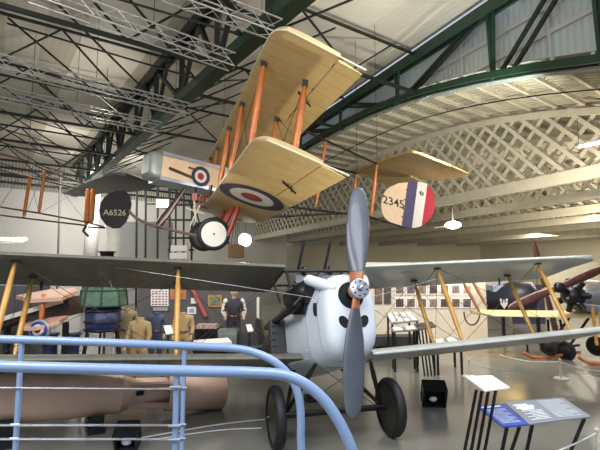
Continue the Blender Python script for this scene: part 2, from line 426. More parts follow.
# interplane struts and wires
up,lo=dwing(False),dwing(True)
for sg in (-1,1):
    for s in (1.849,3.675):
        for c in (.221,.932):
            a=up(c,sg*s,-.01); b=lo(c,sg*s,.05); d=(b-a)
            m_=m_gold
            o=MB().tube([a,a+d*.04,a+d*.25,a+d*.75,a+d*.96,b],[.016,.02,.033,.033,.02,.016],10).build('interplane_strut',m_,dol)
            for e in (a,b): MB().box(e,(.09,.07,.03),TH).build('strut_fitting',m_black,o)
    for c in (.221,.932):
        for s1,s2 in ((.5,1.849),(1.849,3.675)):
            wires([(up(c,sg*s1,0),lo(c,sg*s2,.04)),(lo(c,sg*s1,.04),up(c,sg*s2,0))],.0035,m_wire,dol)
    for s in (1.849,3.675): wires([(up(.221,sg*s,0),lo(.932,sg*s,.04)),(up(.932,sg*s,0),lo(.221,sg*s,.04))],.003,m_wire,dol)
    # landing wires in pale steel from the nose to the outer bay
    MB().tube([dl(sg*.3,.3,.0),up(.3,sg*2.6,-.01)],.004,5).build('bracing_wire',m_steel,dol)
# fuselage
def sect(y,hw,zb,zt,n=28,e=3.2):
    r=[]; zc=(zb+zt)/2; hh=(zt-zb)/2
    for k in range(n):
        a=2*pi*k/n; ca,sa=cos(a),sin(a); ex=2/(e if sa<0 else 2.3)
        r.append(dl(hw*math.copysign(abs(ca)**ex,ca),y,zc+hh*math.copysign(abs(sa)**ex,sa)))
    return r
NS=[(.10,.19,-.42,.15),(.113,.25,-.50,.195),(.15,.285,-.585,.23),(.22,.305,-.65,.262),(.35,.32,-.69,.29),(.72,.355,-.72,.33),(1.1,.385,-.735,.37),(1.75,.405,-.75,.39)]
def hwid(y):
    for a,b in zip(NS,NS[1:]):
        if y<=b[0]: return a[1]+(b[1]-a[1])*(y-a[0])/(b[0]-a[0])
    return .41
MB().loft([sect(.099,.02,-.2,-.1)]+[sect(*q) for q in NS[:6]]).build('nose_cowl',m_cowl,dol)
mb=MB().loft([sect(*q) for q in NS[5:]])
for j in range(9):
    for y in (.78,1.68): mb.ball(dl(-hwid(y)-.001,y,-.60+j*.09),.008,0,6)
    mb.ball(dl(-hwid(.82+j*.1)+.006,.82+j*.1,-.60),.008,0,6)
mb.build('engine_panel',m_cowl,dol)
rear=[(1.76,.405,-.75,.39),(2.3,.40,-.74,.42),(3,.36,-.66,.36),(4.4,.22,-.42,.18),(5.9,.03,-.2,.05)]
m_olive=mat('dark_olive_fabric',(56,54,44),.5,0,.1,3)
fz=MB().loft([sect(*q) for q in rear]).build('rear_fuselage',m_olive,dol)
# panel seams and rivets on the cowl
mb=MB(); 
pts=[]
for k in range(29):
    q=sect(.36,.325,-.695,.294)[k%28]; pts.append(q)
mb.tube(pts,.006,5,0,False); pts=[sect(.725,.36,-.725,.334)[k%28] for k in range(29)]; mb.tube(pts,.006,5,0,False)
mb.build('panel_seam',mat('seam_grey',(150,156,166),.5),dol)
# shaft opening, kidney openings
m_hole=mat('dark_opening',(10,12,18),.8,0,.1)
MB().slab([dl(.15*cos(a),.1,-.01+.15*sin(a)) for a in linsp(0,2*pi*27/28,28)],dl(0,.012,0)-dl(0,0,0)).build('shaft_opening',m_hole,dol)
for sg in (-1,1):
    n=22; ring=[]
    for k in range(n):
        a=2*pi*k/n; ring.append((sg*.115+.055*cos(a)+sg*.018*sin(a),-.30+.066*sin(a)))
    MB().slab([dl(x,.1,z) for x,z in ring],dl(0,.014,0)-dl(0,0,0)).build('cooling_opening',m_hole,dol)
MB().slab([dl(-.33,.40+.045*cos(a),-.1+.075*sin(a)) for a in linsp(0,2*pi*15/16,16)],dl(-.03,0,0)-dl(0,0,0)).build('cooling_opening',m_hole,dol)
# cylinder bank fairings (two pale humps)
for sg in (-1,1):
    a,b=dl(sg*.17,.10,.07),dl(sg*.36,.52,.285); d=b-a
    o=MB().tube([a,a+d*.06,a+d*.2,a+d*.5,a+d*.85,a+d*.97,b],[.02,.042,.06,.066,.064,.06,.05],16).build('cylinder_fairing',m_cowl,dol)
# open engine bay on the left flank: block with exhaust
mb=MB(); a,b=dl(-.34,.56,.16),dl(-.40,1.15,.17)
mb.tube([a,a+(b-a)*.1,b-(b-a)*.1,b],[.07,.14,.15,.09],14)
eb=mb.build('engine_block',m_black,dol)
MB().slab([dl(-.365,.55,.2),dl(-.40,1.1,.26),dl(-.405,1.2,.0),dl(-.375,.7,-.1)],dl(-.03,0,0)-dl(0,0,0)).build('engine_bay_opening',m_hole,dol)
mb=MB().tube([dl(-.46,.62,.02),dl(-.52,.8,-.02),dl(-.53,1.4,.0),dl(-.53,2.3,.02)],[.035,.045,.045,.045],12); mb.build('exhaust_pipe',m_black,dol)
mb=MB().tube([dl(.46,.62,.02),dl(.52,.8,-.02),dl(.53,1.4,.0),dl(.53,2.3,.02)],[.035,.045,.045,.045],12); mb.build('exhaust_pipe',m_black,dol)
for k in range(4): MB().tube([dl(-.42,.58+.14*k,.1),dl(-.52,.62+.14*k,-.0)],.022,8).build('exhaust_stub',m_black,eb)
# side radiators
for sg in (-1,1):
    mb=MB().slab([dl(sg*.41,1.7,.02),dl(sg*.60,1.76,.02),dl(sg*.60,1.76,-.72),dl(sg*.41,1.7,-.72)],dl(0,.16,0)-dl(0,0,0)); o=mb.build('side_radiator',m_black,dol)
    mb=MB()
    for j in range(7): mb.bar(dl(sg*.43,1.66,-.07-.09*j),dl(sg*.58,1.66,-.07-.09*j),.01,.012)
    mb.build('radiator_fins',m_dgreen,o)
# centre section: open steel frame, gun mounts and two upward guns
mb=MB()
for c in (.2,.95):
    mb.tube([up(c,-.52,.0),up(c,.52,.0)],.022,8)
for s in (-.5,.5): mb.tube([up(.1,s,0),up(1.3,s,0)],.022,8)
for s in (-.46,.46):
    for c,y in ((.2,1.15),(.95,1.85)): mb.tube([up(c,s,0),dl(s*.85,y,.3)],.02,8)
mb.build('centre_section_frame',m_black,dol)
for s in (-.26,.12):
    b=dl(s,1.25,.62); t=b+V((.085,-.06,.40))
    g=MB().tube([b-(t-b)*.45,b-(t-b)*.1],.028,10).tube([b-(t-b)*.1,b+(t-b)*.9],.021,10).tube([b+(t-b)*.9,t],.012,8).build('machine_gun',m_black,dol)
    MB().lathe(b+V((.05,0,-.02)),V((1,.2,0)),[(0,.0),(0,.07),(.05,.07),(.05,0)],16).build('ammunition_drum',m_black,g)
    MB().box(b+V((0,0,-.12)),(.1,.14,.1),TH).box(b+V((-.04,.02,-.05)),(.05,.2,.04),TH+.5).build('gun_mount',m_steel,g)
for s in (-.2,.1): 
    o=MB().tube([dl(s,.75,.38),dl(s,1.4,.44)],.035,10).tube([dl(s,.55,.37),dl(s,.75,.38)],.016,8).build('fixed_gun',m_black,dol)
    MB().box(dl(s+.03,.95,.43),(.09,.12,.06),TH).build('gun_mount',m_steel,o)
MB().slab([dl(-.18,1.5,.4),dl(.18,1.5,.4),dl(.14,1.58,.6),dl(-.14,1.58,.6)],dl(0,.01,0)-dl(0,0,0)).build('windscreen',mat('windscreen_glass',(180,190,190),.1,0,.02,3,0,40,0,.7),dol)
MB().tube([dl(0,1.9,.40)+(dl(.3*cos(a),1.9+.38*sin(a),.42)-dl(0,1.9,.40)) for a in linsp(0,2*pi,21)],.03,8,0,False).build('cockpit_coaming',m_black,dol)
# propeller
PA=.156
ax=(dl(0,0,0)-dl(0,1,0)).normalized()
def pl(r,w,d):   # r along blade, w across, d forward
    return dl(r*sin(PA)+w*cos(PA),-.06-d,r*cos(PA)-w*sin(PA))
mb=MB()
def blade(sg):
    st=[(.05,.075,.065,90),(.205,.085,.05,66),(.3,.10,.042,50),(.5,.125,.034,34),(.75,.135,.028,25),(.95,.125,.022,20),(1.12,.105,.016,17),(1.21,.08,.012,16),(1.255,.045,.008,15),(1.27,.012,.004,15)]
    rings=[]
    for r,hw,ht,an in st:
        a=R(an)*.55; ring=[]
        for k in range(14):
            t=2*pi*k/14; w,d=hw*cos(t),ht*sin(t)*(1 if sin(t)>0 else .5)
            ring.append(pl(sg*r, sg*(w*cos(a)+0)-0, d+w*sin(a)*1.0))
        rings.append(ring)
    return rings
pro=MB().tube([pl(0,0,-.02),pl(0,0,.1)],[.085,.085],20).build('propeller',m_wood,dol)
for sg in (1,-1):
    rg=blade(sg); MB().loft(rg[1:]).build('propeller_blade',m_prop,pro); MB().loft(rg[:3][:2]+[[p+(q-p)*.2 for p,q in zip(rg[1],rg[2])]]).build('blade_root',m_wood,pro)
hubd=pl(0,0,1)-pl(0,0,0)
hp=MB().lathe(pl(0,0,.095),hubd,[(0,.0),(0,.108),(.014,.108),(.018,.1),(.018,.0)],28).build('hub_plate',m_steel,pro)
for k in range(8):
    a=2*pi*k/8; MB().lathe(pl(.08*cos(a),.08*sin(a),.11),hubd,[(0,0),(0,.009),(.018,.009),(.018,0)],6).build('bolt',m_black,hp)
MB().lathe(pl(0,0,.11),hubd,[(0,.03),(.012,.03),(.012,.0)],16).build('hub_boss',m_black,hp)
MB().lathe(pl(0,0,.125),hubd,[(0,.026),(.04,.022),(.04,0)],14).build('hub_nut',m_steel,hp)
MB().tube([dl(0,.12,0),pl(0,0,-.02)],.06,14).build('propeller_shaft',m_black,pro)
# undercarriage
WY,WZ=1.019,-1.208
mb=MB().tube([dl(-.74,WY,WZ),dl(.74,WY,WZ)],.028,12); mb.build('axle',m_black,dol)
MB().tube([dl(-.62,WY-.05,WZ+.02),dl(.62,WY-.05,WZ+.02)],.022,10).tube([dl(-.62,WY+.07,WZ+.02),dl(.62,WY+.07,WZ+.02)],.022,10).build('spreader_bar',m_black,dol)
for sg in (-1,1):
    for y in (.55,1.55):
        a,b=dl(sg*.33,y,-.68),dl(sg*.60,WY,WZ+.03)
        MB().tube([a,a+(b-a)*.3,b],[.02,.03,.022],10).build('undercarriage_strut',m_black,dol)
    w=dl(sg*.7235,WY,WZ); d=dl(1,0,0)-dl(0,0,0)
    MB().lathe(w-d*.055,d,[(0,.27),(-.005,.29),(0,.325),(.03,.347),(.055,.35),(.08,.347),(.11,.325),(.115,.29),(.11,.27)],40).build('wheel',m_rubber,dol)
    ww=bpy.data.objects[[o.name for o in dol.children if o.name.startswith('wheel')][-1]]
    MB().lathe(w,d*sg,[(.045,.28),(.055,.2),(.075,.05),(.08,.0)],32).lathe(w,d*-sg,[(.045,.28),(.06,.1),(.065,.0)],32).build('wheel_cover',mat('dark_wheel_cover',(44,44,36),.4,0,.12,4),ww)
    MB().lathe(w+d*sg*.07,d*sg,[(0,.035),(.05,.03),(.05,0)],14).build('hub_cap',m_black,ww)
wires([(dl(-.33,.6,-.68),dl(.58,WY,WZ)),(dl(.33,.6,-.68),dl(-.58,WY,WZ))],.004,m_wire,dol)
# tail unit (behind the fuselage)
MB().slab([dl(-1.4,5.5,.05),dl(-.9,4.9,.05),dl(.9,4.9,.05),dl(1.4,5.5,.05),dl(1.2,6.2,.05),dl(-1.2,6.2,.05)],dl(0,0,.06)-dl(0,0,0)).build('tailplane',m_olive,dol)
MB().slab([dl(0,4.9,.1),dl(0,5.5,.7),dl(0,6.1,.85),dl(0,6.45,.3),dl(0,6.1,-.15),dl(0,5.6,.0)],dl(.05,0,0)-dl(0,0,0)).build('fin_and_rudder',m_olive,dol)
MB().tube([dl(0,5.4,-.2),V((dl(0,5.9,-.2).x,dl(0,5.9,-.2).y,.02))],.025,8).build('tail_skid',m_brown,dol)
# ================================================================ tan pusher biplane hung under the roof
vp=dict(x=-3.024,y=14.203,z=4.217,yaw=18.336,bank=5.041,pit=-18.752,chord=1.864,gap=1.982,stag=-.362,semi=6.988,so=5.717,si=3.555,fs=.138,rs=1.078,dih=6.877)
yw,bk,pt_=R(vp['yaw']),R(vp['bank']),R(vp['pit'])
aft=V((cos(yw),sin(yw),0)); nea=V((sin(yw),-cos(yw),0)); UP=V((0,0,1))
A2=aft*cos(pt_)+UP*sin(pt_); U2=UP*cos(pt_)-aft*sin(pt_); N3=nea*cos(bk)-U2*sin(bk); U3=U2*cos(bk)+nea*sin(bk)
VO=V((vp['x'],vp['y'],vp['z']))
def vl(a,s,z): return VO+A2*a+N3*s+U3*z
def vwing(upper):
    def fn(c,s,z):
        dz=max(abs(s)-.6,0)*math.tan(R(vp['dih'] if s>0 else 1.5))
        return vl(c+(vp['stag'] if upper else 0),s,dz+z+(vp['gap'] if upper else 0))
    return fn
vic=thing('pusher_biplane','tan fabric pusher biplane hung under the roof, rudder numbered 2345','aircraft',(VO.x,VO.y,VO.z-1.5))
VS,VC=vp['semi'],vp['chord']; v0,v1=tipc(VS+.08,VC,.5,.04)
m_tip=mat('wing_edge_tape',(214,204,180),.5,0,.05)
for upper in (True,False):
    fn=vwing(upper); nm='upper_wing' if upper else 'lower_wing'; ail=(3.6,VS-.16)
    o=wing(fn,linsp(-VS,-3.6,10),v0,v1,VC,.085).build(nm,m_linen,vic)
    wing(fn,linsp(-3.6,3.6,14),v0,v1,VC,.085).build('wing_centre_panel',m_linen,o)
    wing(fn,[3.6+.0]+linsp(4.2,VS-.5,5)+linsp(VS-.45,VS,8),v0,lambda s:min(v1(s),1.30),VC,.085).build('wing_outer_panel',m_linen,o)
    wing(fn,linsp(ail[0]+.03,ail[1],9),lambda s:1.335,v1,VC,.085).build('aileron',m_linen,o)
    MB().bar(fn(1.3,5.2,-.02),fn(1.35,5.2,-.16),.03,.05).bar(fn(1.08,5.25,-.03),fn(1.5,5.0,-.08),.03,.03).build('control_horn',m_black,o)
    MB().tube([fn(v0(s)+.0,s,.0) for s in linsp(2.4 if not upper else 5,VS,14)]+[fn(v0(VS)+(v1(VS)-v0(VS))*k/6,VS+.005,0) for k in range(1,7)],.018,6).build('edge_tape',m_tip,o)
    if not upper:
        for s in (2.95,-2.95): roundel(fn,s,.90,.97,VC,.085,(.34,.68,1),True,48,.91).build('roundel',[m_rred,m_rwhite,m_rblue],o)
fu,fl_=vwing(True),vwing(False)
m_vst=mat('varnished_strut',(196,112,46),.4,0,.18,7,0,40,.3)
for s in (vp['so'],vp['si'],1.75,-.9,-3.5,-5.7):
    for c in (vp['fs'],vp['rs']):
        a,b=fu(c,s,-.01),fl_(c,s,.06); d=b-a
        o=MB().tube([a,a+d*.05,a+d*.25,a+d*.75,a+d*.95,b],[.03,.045,.075,.075,.045,.03],10).build('interplane_strut',m_vst,vic)
        MB().bar(a+V((0,0,.03)),a+d*.05,.12,.12).build('strut_fitting',m_black,o)
st=[vp['so'],vp['si'],1.75]
for c in (vp['fs'],vp['rs']):
    for s1,s2 in ((st[0],st[1]),(st[1],st[2])):
        wires([(fu(c,s1,0),fl_(c,s2,.05)),(fl_(c,s1,.05),fu(c,s2,0))],.007,m_wire,vic)
# nacelle: box body lofted along the axis read from the photo
ndir=(P(225,183,14.6)-P(152,166,13.0)); NO=P(152,166,13.0); NL=ndir.length; nd=ndir.normalized()
nn=nd.cross(UP).normalized()      # towards the camera side
if nn.y>0: nn=-nn
nu=nn.cross(nd).normalized()
if nu.z<0: nu=-nu
def nq(a,s,z): return NO+nd*a+nn*s+nu*z
def nsec(a,hw,zb,zt,r=.12):
    pts=[]
    for (cx,cz,a0) in ((hw-r,zt-r,0),(-(hw-r),zt-r,90),(-(hw-r),zb+r,180),(hw-r,zb+r,270)):
        for k in range(4): pts.append(nq(a,cx+r*cos(R(a0+30*k)),cz+r*sin(R(a0+30*k))))
    return pts
m_ncl=mat('polished_nacelle_metal',(176,184,200),.28,.55,.06,5)
m_nac=m_cfab
body=[(.12,.40,-.37,.34),(1.0,.42,-.40,.34),(2.4,.42,-.42,.36),(3.2,.38,-.36,.3),(3.9,.3,-.25,.2)]
nac=MB().loft([nsec(*q) for q in body],0,True,False).build('nacelle',m_nac,vic)
MB().loft([nsec(-.20,.28,-.26,.28,.1),nsec(-.16,.36,-.34,.36),nsec(-.02,.41,-.4,.39),nsec(.14,.415,-.40,.36)]).build('nose_cap',mat('grey_green_nose',(150,156,146),.4,.25,.1,4),nac)
mb=MB()
for z in (-.40,.345):
    mb.loft([[nq(a,s,z+e) for s,e in ((-.44,-.05),(.44,-.05),(.44,.05),(-.44,.05))] for a in (.12,1.2,2.4)],0,True,False)
mb.build('edge_moulding',m_ncl,nac)
MB().bar(nq(.35,.43,-.06),nq(1.55,.43,-.26),.03,.09).build('rubbing_strake',m_brown,nac)
MB().bar(nq(.95,.43,.1),nq(1.35,.43,.08),.02,.05).build('grab_handle',m_brown,nac)
RC=PP(200.5,176.5,nq(0,.43,0),nn)
mb=MB()
for i,(r0,r1) in enumerate(((0,.11),(.11,.2),(.2,.31))):
    for k in range(36):
        q=lambda r,k: RC+nd*r*cos(2*pi*k/36)+nu*r*sin(2*pi*k/36)+nn*.02
        mb.add([q(r0,k),q(r1,k),q(r1,k+1),q(r0,k+1)],[(0,1,2,3)],i)
mb.build('roundel',[m_rred,m_rwhite,m_rblue],nac)
MB().tube([nq(.75,0,.36)+nd*.38*cos(a)+nn*.3*sin(a) for a in linsp(0,2*pi,25)],.045,8,0,False).build('cockpit_coaming',mat('grey_leather',(120,118,122),.5),nac)
g=MB().tube([nq(1.75,.5,-.3),nq(1.72,.52,-.75)],.03,8).build('downtube',m_black,nac)
MB().tube([nq(-.15,-.3,.42),nq(-.5,-.32,.46)],.03,8).tube([nq(.4,-.28,.42),nq(-.15,-.3,.42)],.05,8).build('machine_gun',m_black,nac)
MB().tube([nq(3.9,0,0),nq(4.4,0,0)],[.25,.1],14).build('engine_rear_cover',m_black,nac)
# tail: tailplane, elevator, rudder, booms and struts
FD=V((-.309,.945,.088)); 
l0=P(413,150.5,13.6); t0=P(472,174,14.2)
cdv=t0-l0; nrm=cdv.cross(FD).normalized(); nrm=nrm if nrm.z>0 else -nrm
tp=lambda c,f: l0+cdv*c+FD*f
TL=4.9
MB().slab([tp(.02,.1),tp(0,.3),tp(0,TL-.3),tp(.02,TL-.1),tp(.1,TL),tp(.64,TL),tp(.64,0),tp(.1,0)],nrm*.08).build('tailplane',m_linen,vic)
for f0,f1 in ((0,TL*.47),(TL*.53,TL)): MB().slab([tp(.655,f0),tp(.655,f1),tp(.93 if f0==0 else 1,f1),tp(1,f1-.5 if f0 else f1-.4),tp(1,f0+.3),tp(.95,f0+.05)],nrm*.05).build('elevator',m_linen,vic)
RO=P(406,205,15.9); ra=V((cos(R(10)),sin(R(10)),0)); rn=V((sin(R(10)),-cos(R(10)),0))
def rp(cx,cy): return PP(360+cx/5,140+cy/5,RO,rn)
mb=MB()
def sm(pts,n=3):   # round an open outline
    return pts
mb.slab([rp(*q) for q in ((237,212),(190,217),(150,235),(128,252),(115,275),(107,302),(105,330),(107,352),(112,372),(123,390),(140,406),(168,420),(205,431))],rn*.08,0)
mb.slab([rp(*q) for q in ((237,212),(262,208),(287,209),(257,440),(230,437),(205,431))],rn*.08,1)
mb.slab([rp(*q) for q in ((287,209),(312,213),(335,221),(305,431),(280,438),(257,440))],rn*.08,2)
mb.slab([rp(*q) for q in ((335,221),(352,243),(365,270),(371,300),(372,330),(367,360),(352,390),(330,413),(305,431))],rn*.08,3)
rud=mb.build('rudder',[m_cfab,m_bblue,m_rwhite,m_bred],vic)
e1=(rp(216,325)-rp(118,298)).normalized(); e2=(rp(160,250)-rp(168,380)).normalized(); e2=(e2-e1*0).normalized()
nc=rp(166,313)+rn*.046; hgt=(rp(166,292)-rp(166,338)).length
MB().text('2345',hgt*1.25,lambda x,y: nc+e1*x+e2*y,0,1.02).build('serial_number',mat('black_lettering',(40,32,30),.6),rud)
mc=rp(305,268)+rn*.046; rr=(rp(305,268)-rp(316,268)).length
mb=MB(); mb.slab([mc+e1*rr*cos(a)+e2*rr*sin(a) for a in linsp(0,2*pi*19/20,20)],rn*.006)
mb.build('round_mark',mat('black_lettering',(40,32,30),.6),rud)
MB().text('S',rr*1.9,lambda x,y: mc+rn*.008+e1*x+e2*y).build('mark_letter',m_rwhite,rud)
for q in ((233,250),(222,300),(216,345),(210,385)): MB().box(rp(*q)+rn*.05,(.09,.03,.03),R(10)).build('hinge',m_black,rud)
ends=[P(377,164,14.6),P(357,173.5,15.7),P(371,217,14.6),P(351,213,15.7)]
sts=[fu(vp['rs'],vp['si'],0),fu(1.5,1.2,0),fl_(1.8,3.2,.05),fl_(1.8,1.2,.05)]
fin=[RO+V((-.2,0,.9)),RO+V((-.2,0,.9)),rp(205,432),rp(200,428)]
for a,b,f in zip(sts,ends,fin):
    MB().tube([a,b] if f.z>4.9 else [a,b,f],.032,8).build('tail_boom',m_black,vic)
a,b=P(326,138,14.3),P(316,206,14.3); d=b-a; MB().tube([a,a+d*.1,a+d*.5,a+d*.9,b],[.03,.045,.075,.05,.03],10).build('boom_strut',m_vst,vic)
for i,j in ((0,2),(1,3)):
    a,b=ends[i],ends[j]; d=b-a
    MB().tube([a,a+d*.1,a+d*.5,a+d*.9,b],[.03,.045,.075,.05,.03],10).build('boom_strut',m_vst,vic)
wires([(sts[0],ends[2]),(sts[2],ends[0]),(sts[1],ends[3])],.006,m_wire,vic)
# undercarriage
W1=P(213.5,234,13.1); wd=V((.35,-.93,-.05)).normalized()
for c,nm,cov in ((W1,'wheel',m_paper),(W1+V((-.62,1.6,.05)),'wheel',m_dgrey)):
    r0=.49
    w=MB().lathe(c-wd*.07,wd,[(0,.37),(-.01,.40),(0,r0-.03),(.04,r0),(.1,r0),(.14,r0-.03),(.15,.40),(.14,.37)],40).build(nm,m_rubber,vic)
    MB().lathe(c,wd,[(.06,.38),(.075,.2),(.09,.0)],32).lathe(c,-wd,[(.06,.38),(.09,.0)],32).build('wheel_cover',cov,w)
    MB().lathe(c+wd*.085,wd,[(0,.03),(.02,.025),(.02,0)],12).build('hub_cap',m_black,w)
MB().tube([W1,W1+V((-.62,1.6,.05))],.035,10).build('axle',m_brown,vic)
m_redst=mat('red_brown_strut',(150,58,42),.4,0,.15,7)
m_skid=mat('grey_brown_skid',(120,98,92),.45)
for dx,dy in ((0,0),(-.5,1.3)):
    o_=V((dx,dy,0))
    for a,b in ((P(240,203,13.2),P(228,236,13.1)),(P(235,203,13.5),P(222,230,13.3))):
        a,b=a+o_,b+o_; d=b-a; MB().tube([a,a+d*.2,a+d*.8,b],[.04,.075,.075,.04],10).build('undercarriage_strut',m_redst,vic)
    q=[(129,210,13.3),(136,217,13.3),(148,223,13.3),(166,228,13.3),(205,237,13.3),(232,243,13.3)]
    MB().tube(smooth([P(*x)+o_*.3 for x in q]),.026,8).build('landing_skid',m_skid,vic)
    MB().tube([P(192,196,13.9)+o_*.6,P(203,236,13.3)+o_*.3],.022,8).build('skid_strut',m_wire,vic)
MB().tube([P(194,200,13.4),P(196,222,13.4)],.03,8).tube([P(200,205,13.4),P(190,226,13.4)],.025,8).tube([P(186,208,13.4),P(204,214,13.4)],.025,8).build('bomb_rack',m_cream,vic)
MB().tube([P(197,178,13.6),P(195,196,13.4)],.025,8).build('control_lever',m_black,vic)
MB().box(P(195,197,13.4),(.16,.12,.22)).build('lever_grip',m_redst,vic)
a,b=P(187,186,13.7),P(157,227,13.5); d=b-a; w_=d.normalized().cross(V((0,1,0)))
MB().loft([[a+d*t+w_*hw*cos(2*pi*k/10)+V((0,1,0))*.03*sin(2*pi*k/10) for k in range(10)] for t,hw in ((0,.03),(.1,.06),(.4,.09),(.75,.13),(.93,.12),(1,.04))]).build('hung_prop_blade',m_brown,vic)  # this part is a wooden propeller blade below the nacelle nose
wires([(p,V((p.x,p.y,ZC))) for p in (fu(.6,3.555,.1),fu(.6,-3.5,.1),ends[0],ends[1])],.008,m_wire,vic,'suspension_wire')
# ================================================================ dark-tailed aircraft hung at left
fe=thing('hung_aircraft_tail','dark tail of hung aircraft with rudder marked A6526 and orange-strutted booms','aircraft',PZ(110,200,4.4))
m_fed=mat('dark_brown_dope',(52,42,38),.45,0,.15,3); m_feu=mat('dark_olive_dope',(66,68,62),.45,0,.15,2)
mb=MB().slab([PZ(x,y,5.7) for x,y in ((63,193),(76,186),(88,181),(103,175.2),(115,173.8),(126,174.5),(142,180),(156,186.5),(146,189),(132,191),(109,190.5),(98,193.5),(88,196),(74,195))],V((0,0,.1))); tpn=mb.build('tailplane',m_feu,fe)
fo=P(116,210,18.4); fnv=V((.1,-1,0)).normalized()
fp=lambda x,y: PP(x,y,fo,fnv)
mb=MB().slab([fp(x,y) for x,y in ((110,193),(117,191),(126,191),(130,196),(131.5,204),(130,213),(126,222),(120,228),(113,228.5),(106,225),(101,218),(99.5,211),(101,203),(105,197))],fnv*.1); rd=mb.build('rudder',m_fed,fe)
ca=(fp(128,213.5)-fp(104,213)).normalized(); tc_=fp(115.2,213)+fnv*.055
MB().text('A6526',.34,lambda x,y: tc_+ca*x+V((0,0,1))*y,0,1.02).build('serial_number',mat('cream_lettering',(226,216,176),.6),rd)
bm=lambda *q: [P(*x) for x in q]
for q in (((-14,150,13.5),(28,161,15.2),(45,170,16),(84,184,18.2)),((-14,166,13.5),(30,177,15.8),(88,191,18.5)),((-14,204.5,13.5),(39,213,16),(86,222,18.2),(104,227,18.4)),((-14,213,13.5),(24,218,15.5),(86,225.5,18.3))):
    MB().tube(bm(*q),.034,8).build('tail_boom',mat('brown_tube',(112,80,52),.45),fe)
for a,b,r in (((30,177,15.8),(23.8,218,15.5),.06),((45,170,16),(38.8,213,16),.055),((88.5,189,18.4),(86.5,225,18.3),.11),((93.5,189,18.4),(91,224,18.3),.11)):
    a,b=P(*a),P(*b); d=b-a; MB().tube([a,a+d*.06,a+d*.9,b],[r*.6,r,r,r*.5],10).build('boom_strut',m_orange,fe)
MB().tube(bm((86,226,18.3),(83,231,18.1),(88,236,18)),.05,8).tube(bm((88,227,18.3),(106,228,18.4)),.03,8).build('tail_skid',m_black,fe)
wires([bm(a,b) for a,b in (((30,177,15.8),(38.8,213,16)),((45,170,16),(24,218,15.5)),((45,170,16),(86,222,18.2)),((39,213,16),(86,187,18.3)),((28,162,15.2),(0,207,14.2)))],.007,m_wire,fe)
wires([(p,V((p.x,p.y,ZC))) for p in (P(103,176,18),P(28,161,15.2),P(-14,166,13.5))],.01,m_wire,fe,'suspension_wire')
# ================================================================ blue railings in the foreground
def railing(label,D,pix,rad,posts,wires,xend,r_post):
    r=thing('railing',label,'railing',V((P(pix[0][0],pix[0][1],D).x+.6,D,0)),'blue tubular railings along the ramp')
    MB().tube(smooth([P(x,y,D) for x,y in pix]+[V((P(*pix[-1],D).x+.05,D,.4)),V((P(*pix[-1],D).x+.05,D,0))]),rad,16).build('top_rail',m_blue,r)
    for x,y in posts:
        a=P(x,y,D); MB().box((a.x,a.y,a.z/2),(r_post,.012*2,a.z)).build('post',m_blue,r)
        for wy in wires:
            c=P(x,wy,D); c.x=a.x
            MB().tube([c+V((-.025,-.015,0)),c+V((.025,-.015,0))],.006,8).build('cable_fitting',m_steel,r)
    for wy in wires:
        a=P(-40,wy-.4,D); b=P(xend,wy+(1.5 if wy<400 else 0),D); MB().tube([a-V((0,.02,0)),b-V((0,.015,0))],.0015,6).build('cable',m_steel,r)
    return r
railing('nearer blue railing, its lower thicker rail sweeping down at the centre',1.95,[(-60,364.5),(0,366.3),(100,369),(200,371.3),(250,372.4),(283,375),(305,384),(324,400),(338,420),(348,440),(353.5,456),(357,474),(358.5,495)],.0235,[(177,372)],(386.3,424.6,438.4),179,.02)
railing('farther blue railing with the upper rail and a square-set end post',2.7,[(-60,337.5),(0,339),(100,342.3),(200,346.5),(236,348.6),(256,353),(274,361.5),(288,374),(296,388),(300,405),(301,425),(301.5,450)],.0235,[(22,340),(184.5,346)],(387.3,423.6,437.5),186,.021)
# ================================================================ big beige bomb on its cradles
b0,b1=P(-60,397,5.25),P(222,391.5,6.9); bd=(b1-b0); BL=bd.length; bd.normalize()
bmb=thing('aerial_bomb','large beige aerial bomb with ring tail lying on cradles behind the blue rails','bomb',V(((b0.x+b1.x)/2,(b0.y+b1.y)/2,0)))
def bt(px,):   # distance along the axis that shows at column px
    lo,hi=0,BL
    for _ in range(40):
        m=(lo+hi)/2; q=b0+bd*m; zf=q.y*cos(PT)+(q.z-HC)*sin(PT)
        if 300+F*q.x/zf<px: lo=m
        else: hi=m
    return lo
t1,t2,t3,t4=bt(75),bt(118),bt(166),bt(222)
body=MB().lathe(b0,bd,[(-.5,0),(-.5,.2),(-.2,.285),(0,.305),(t1*.6,.305),(t1,.29),(t1+(t2-t1)*.6,.265),(t2,.245),(t2+.01,.25),(t2+.03,.25),(t2+.04,.235),(t2+(t3-t2)*.5,.15),(t3,.08),(t4-.05,.03),(t4-.05,0)],40).build('bomb_body',m_bomb,bmb)
_,ba,bb=frame_of(bd)
ring=MB().lathe(b0,bd,[(t3,.235),(t3,.245),(t4,.245),(t4,.235),(t3,.235)],40).build('ring_tail',m_bomb,bmb)
for k in range(4):
    a=pi/4+k*pi/2; d=ba*cos(a)+bb*sin(a)
    MB().slab([b0+bd*(t2+.1)+d*.215,b0+bd*t3+d*.238,b0+bd*t4+d*.238,b0+bd*t4+d*.15,b0+bd*t3+d*.165,b0+bd*(t2+.25)+d*.15],d.cross(bd)*.035).build('tail_fin',m_bomb,bmb)
mb=MB()
for k in range(28):
    a=2*pi*k/28; d=ba*cos(a)+bb*sin(a)
    mb.ball(b0+bd*(t2-.03)+d*.247,.009,0,6)
mb.build('rivets',m_bomb,body)
hp_=b0+bd*(bt(137)); dd=(V((0,0,HC))-hp_).normalized(); dd=(dd-bd*dd.dot(bd)).normalized()
MB().box(hp_+dd*.185+V((0,0,.0)),(.09,.06,.05),math.atan2(bd.y,bd.x)).build('inspection_port',m_hole,body)
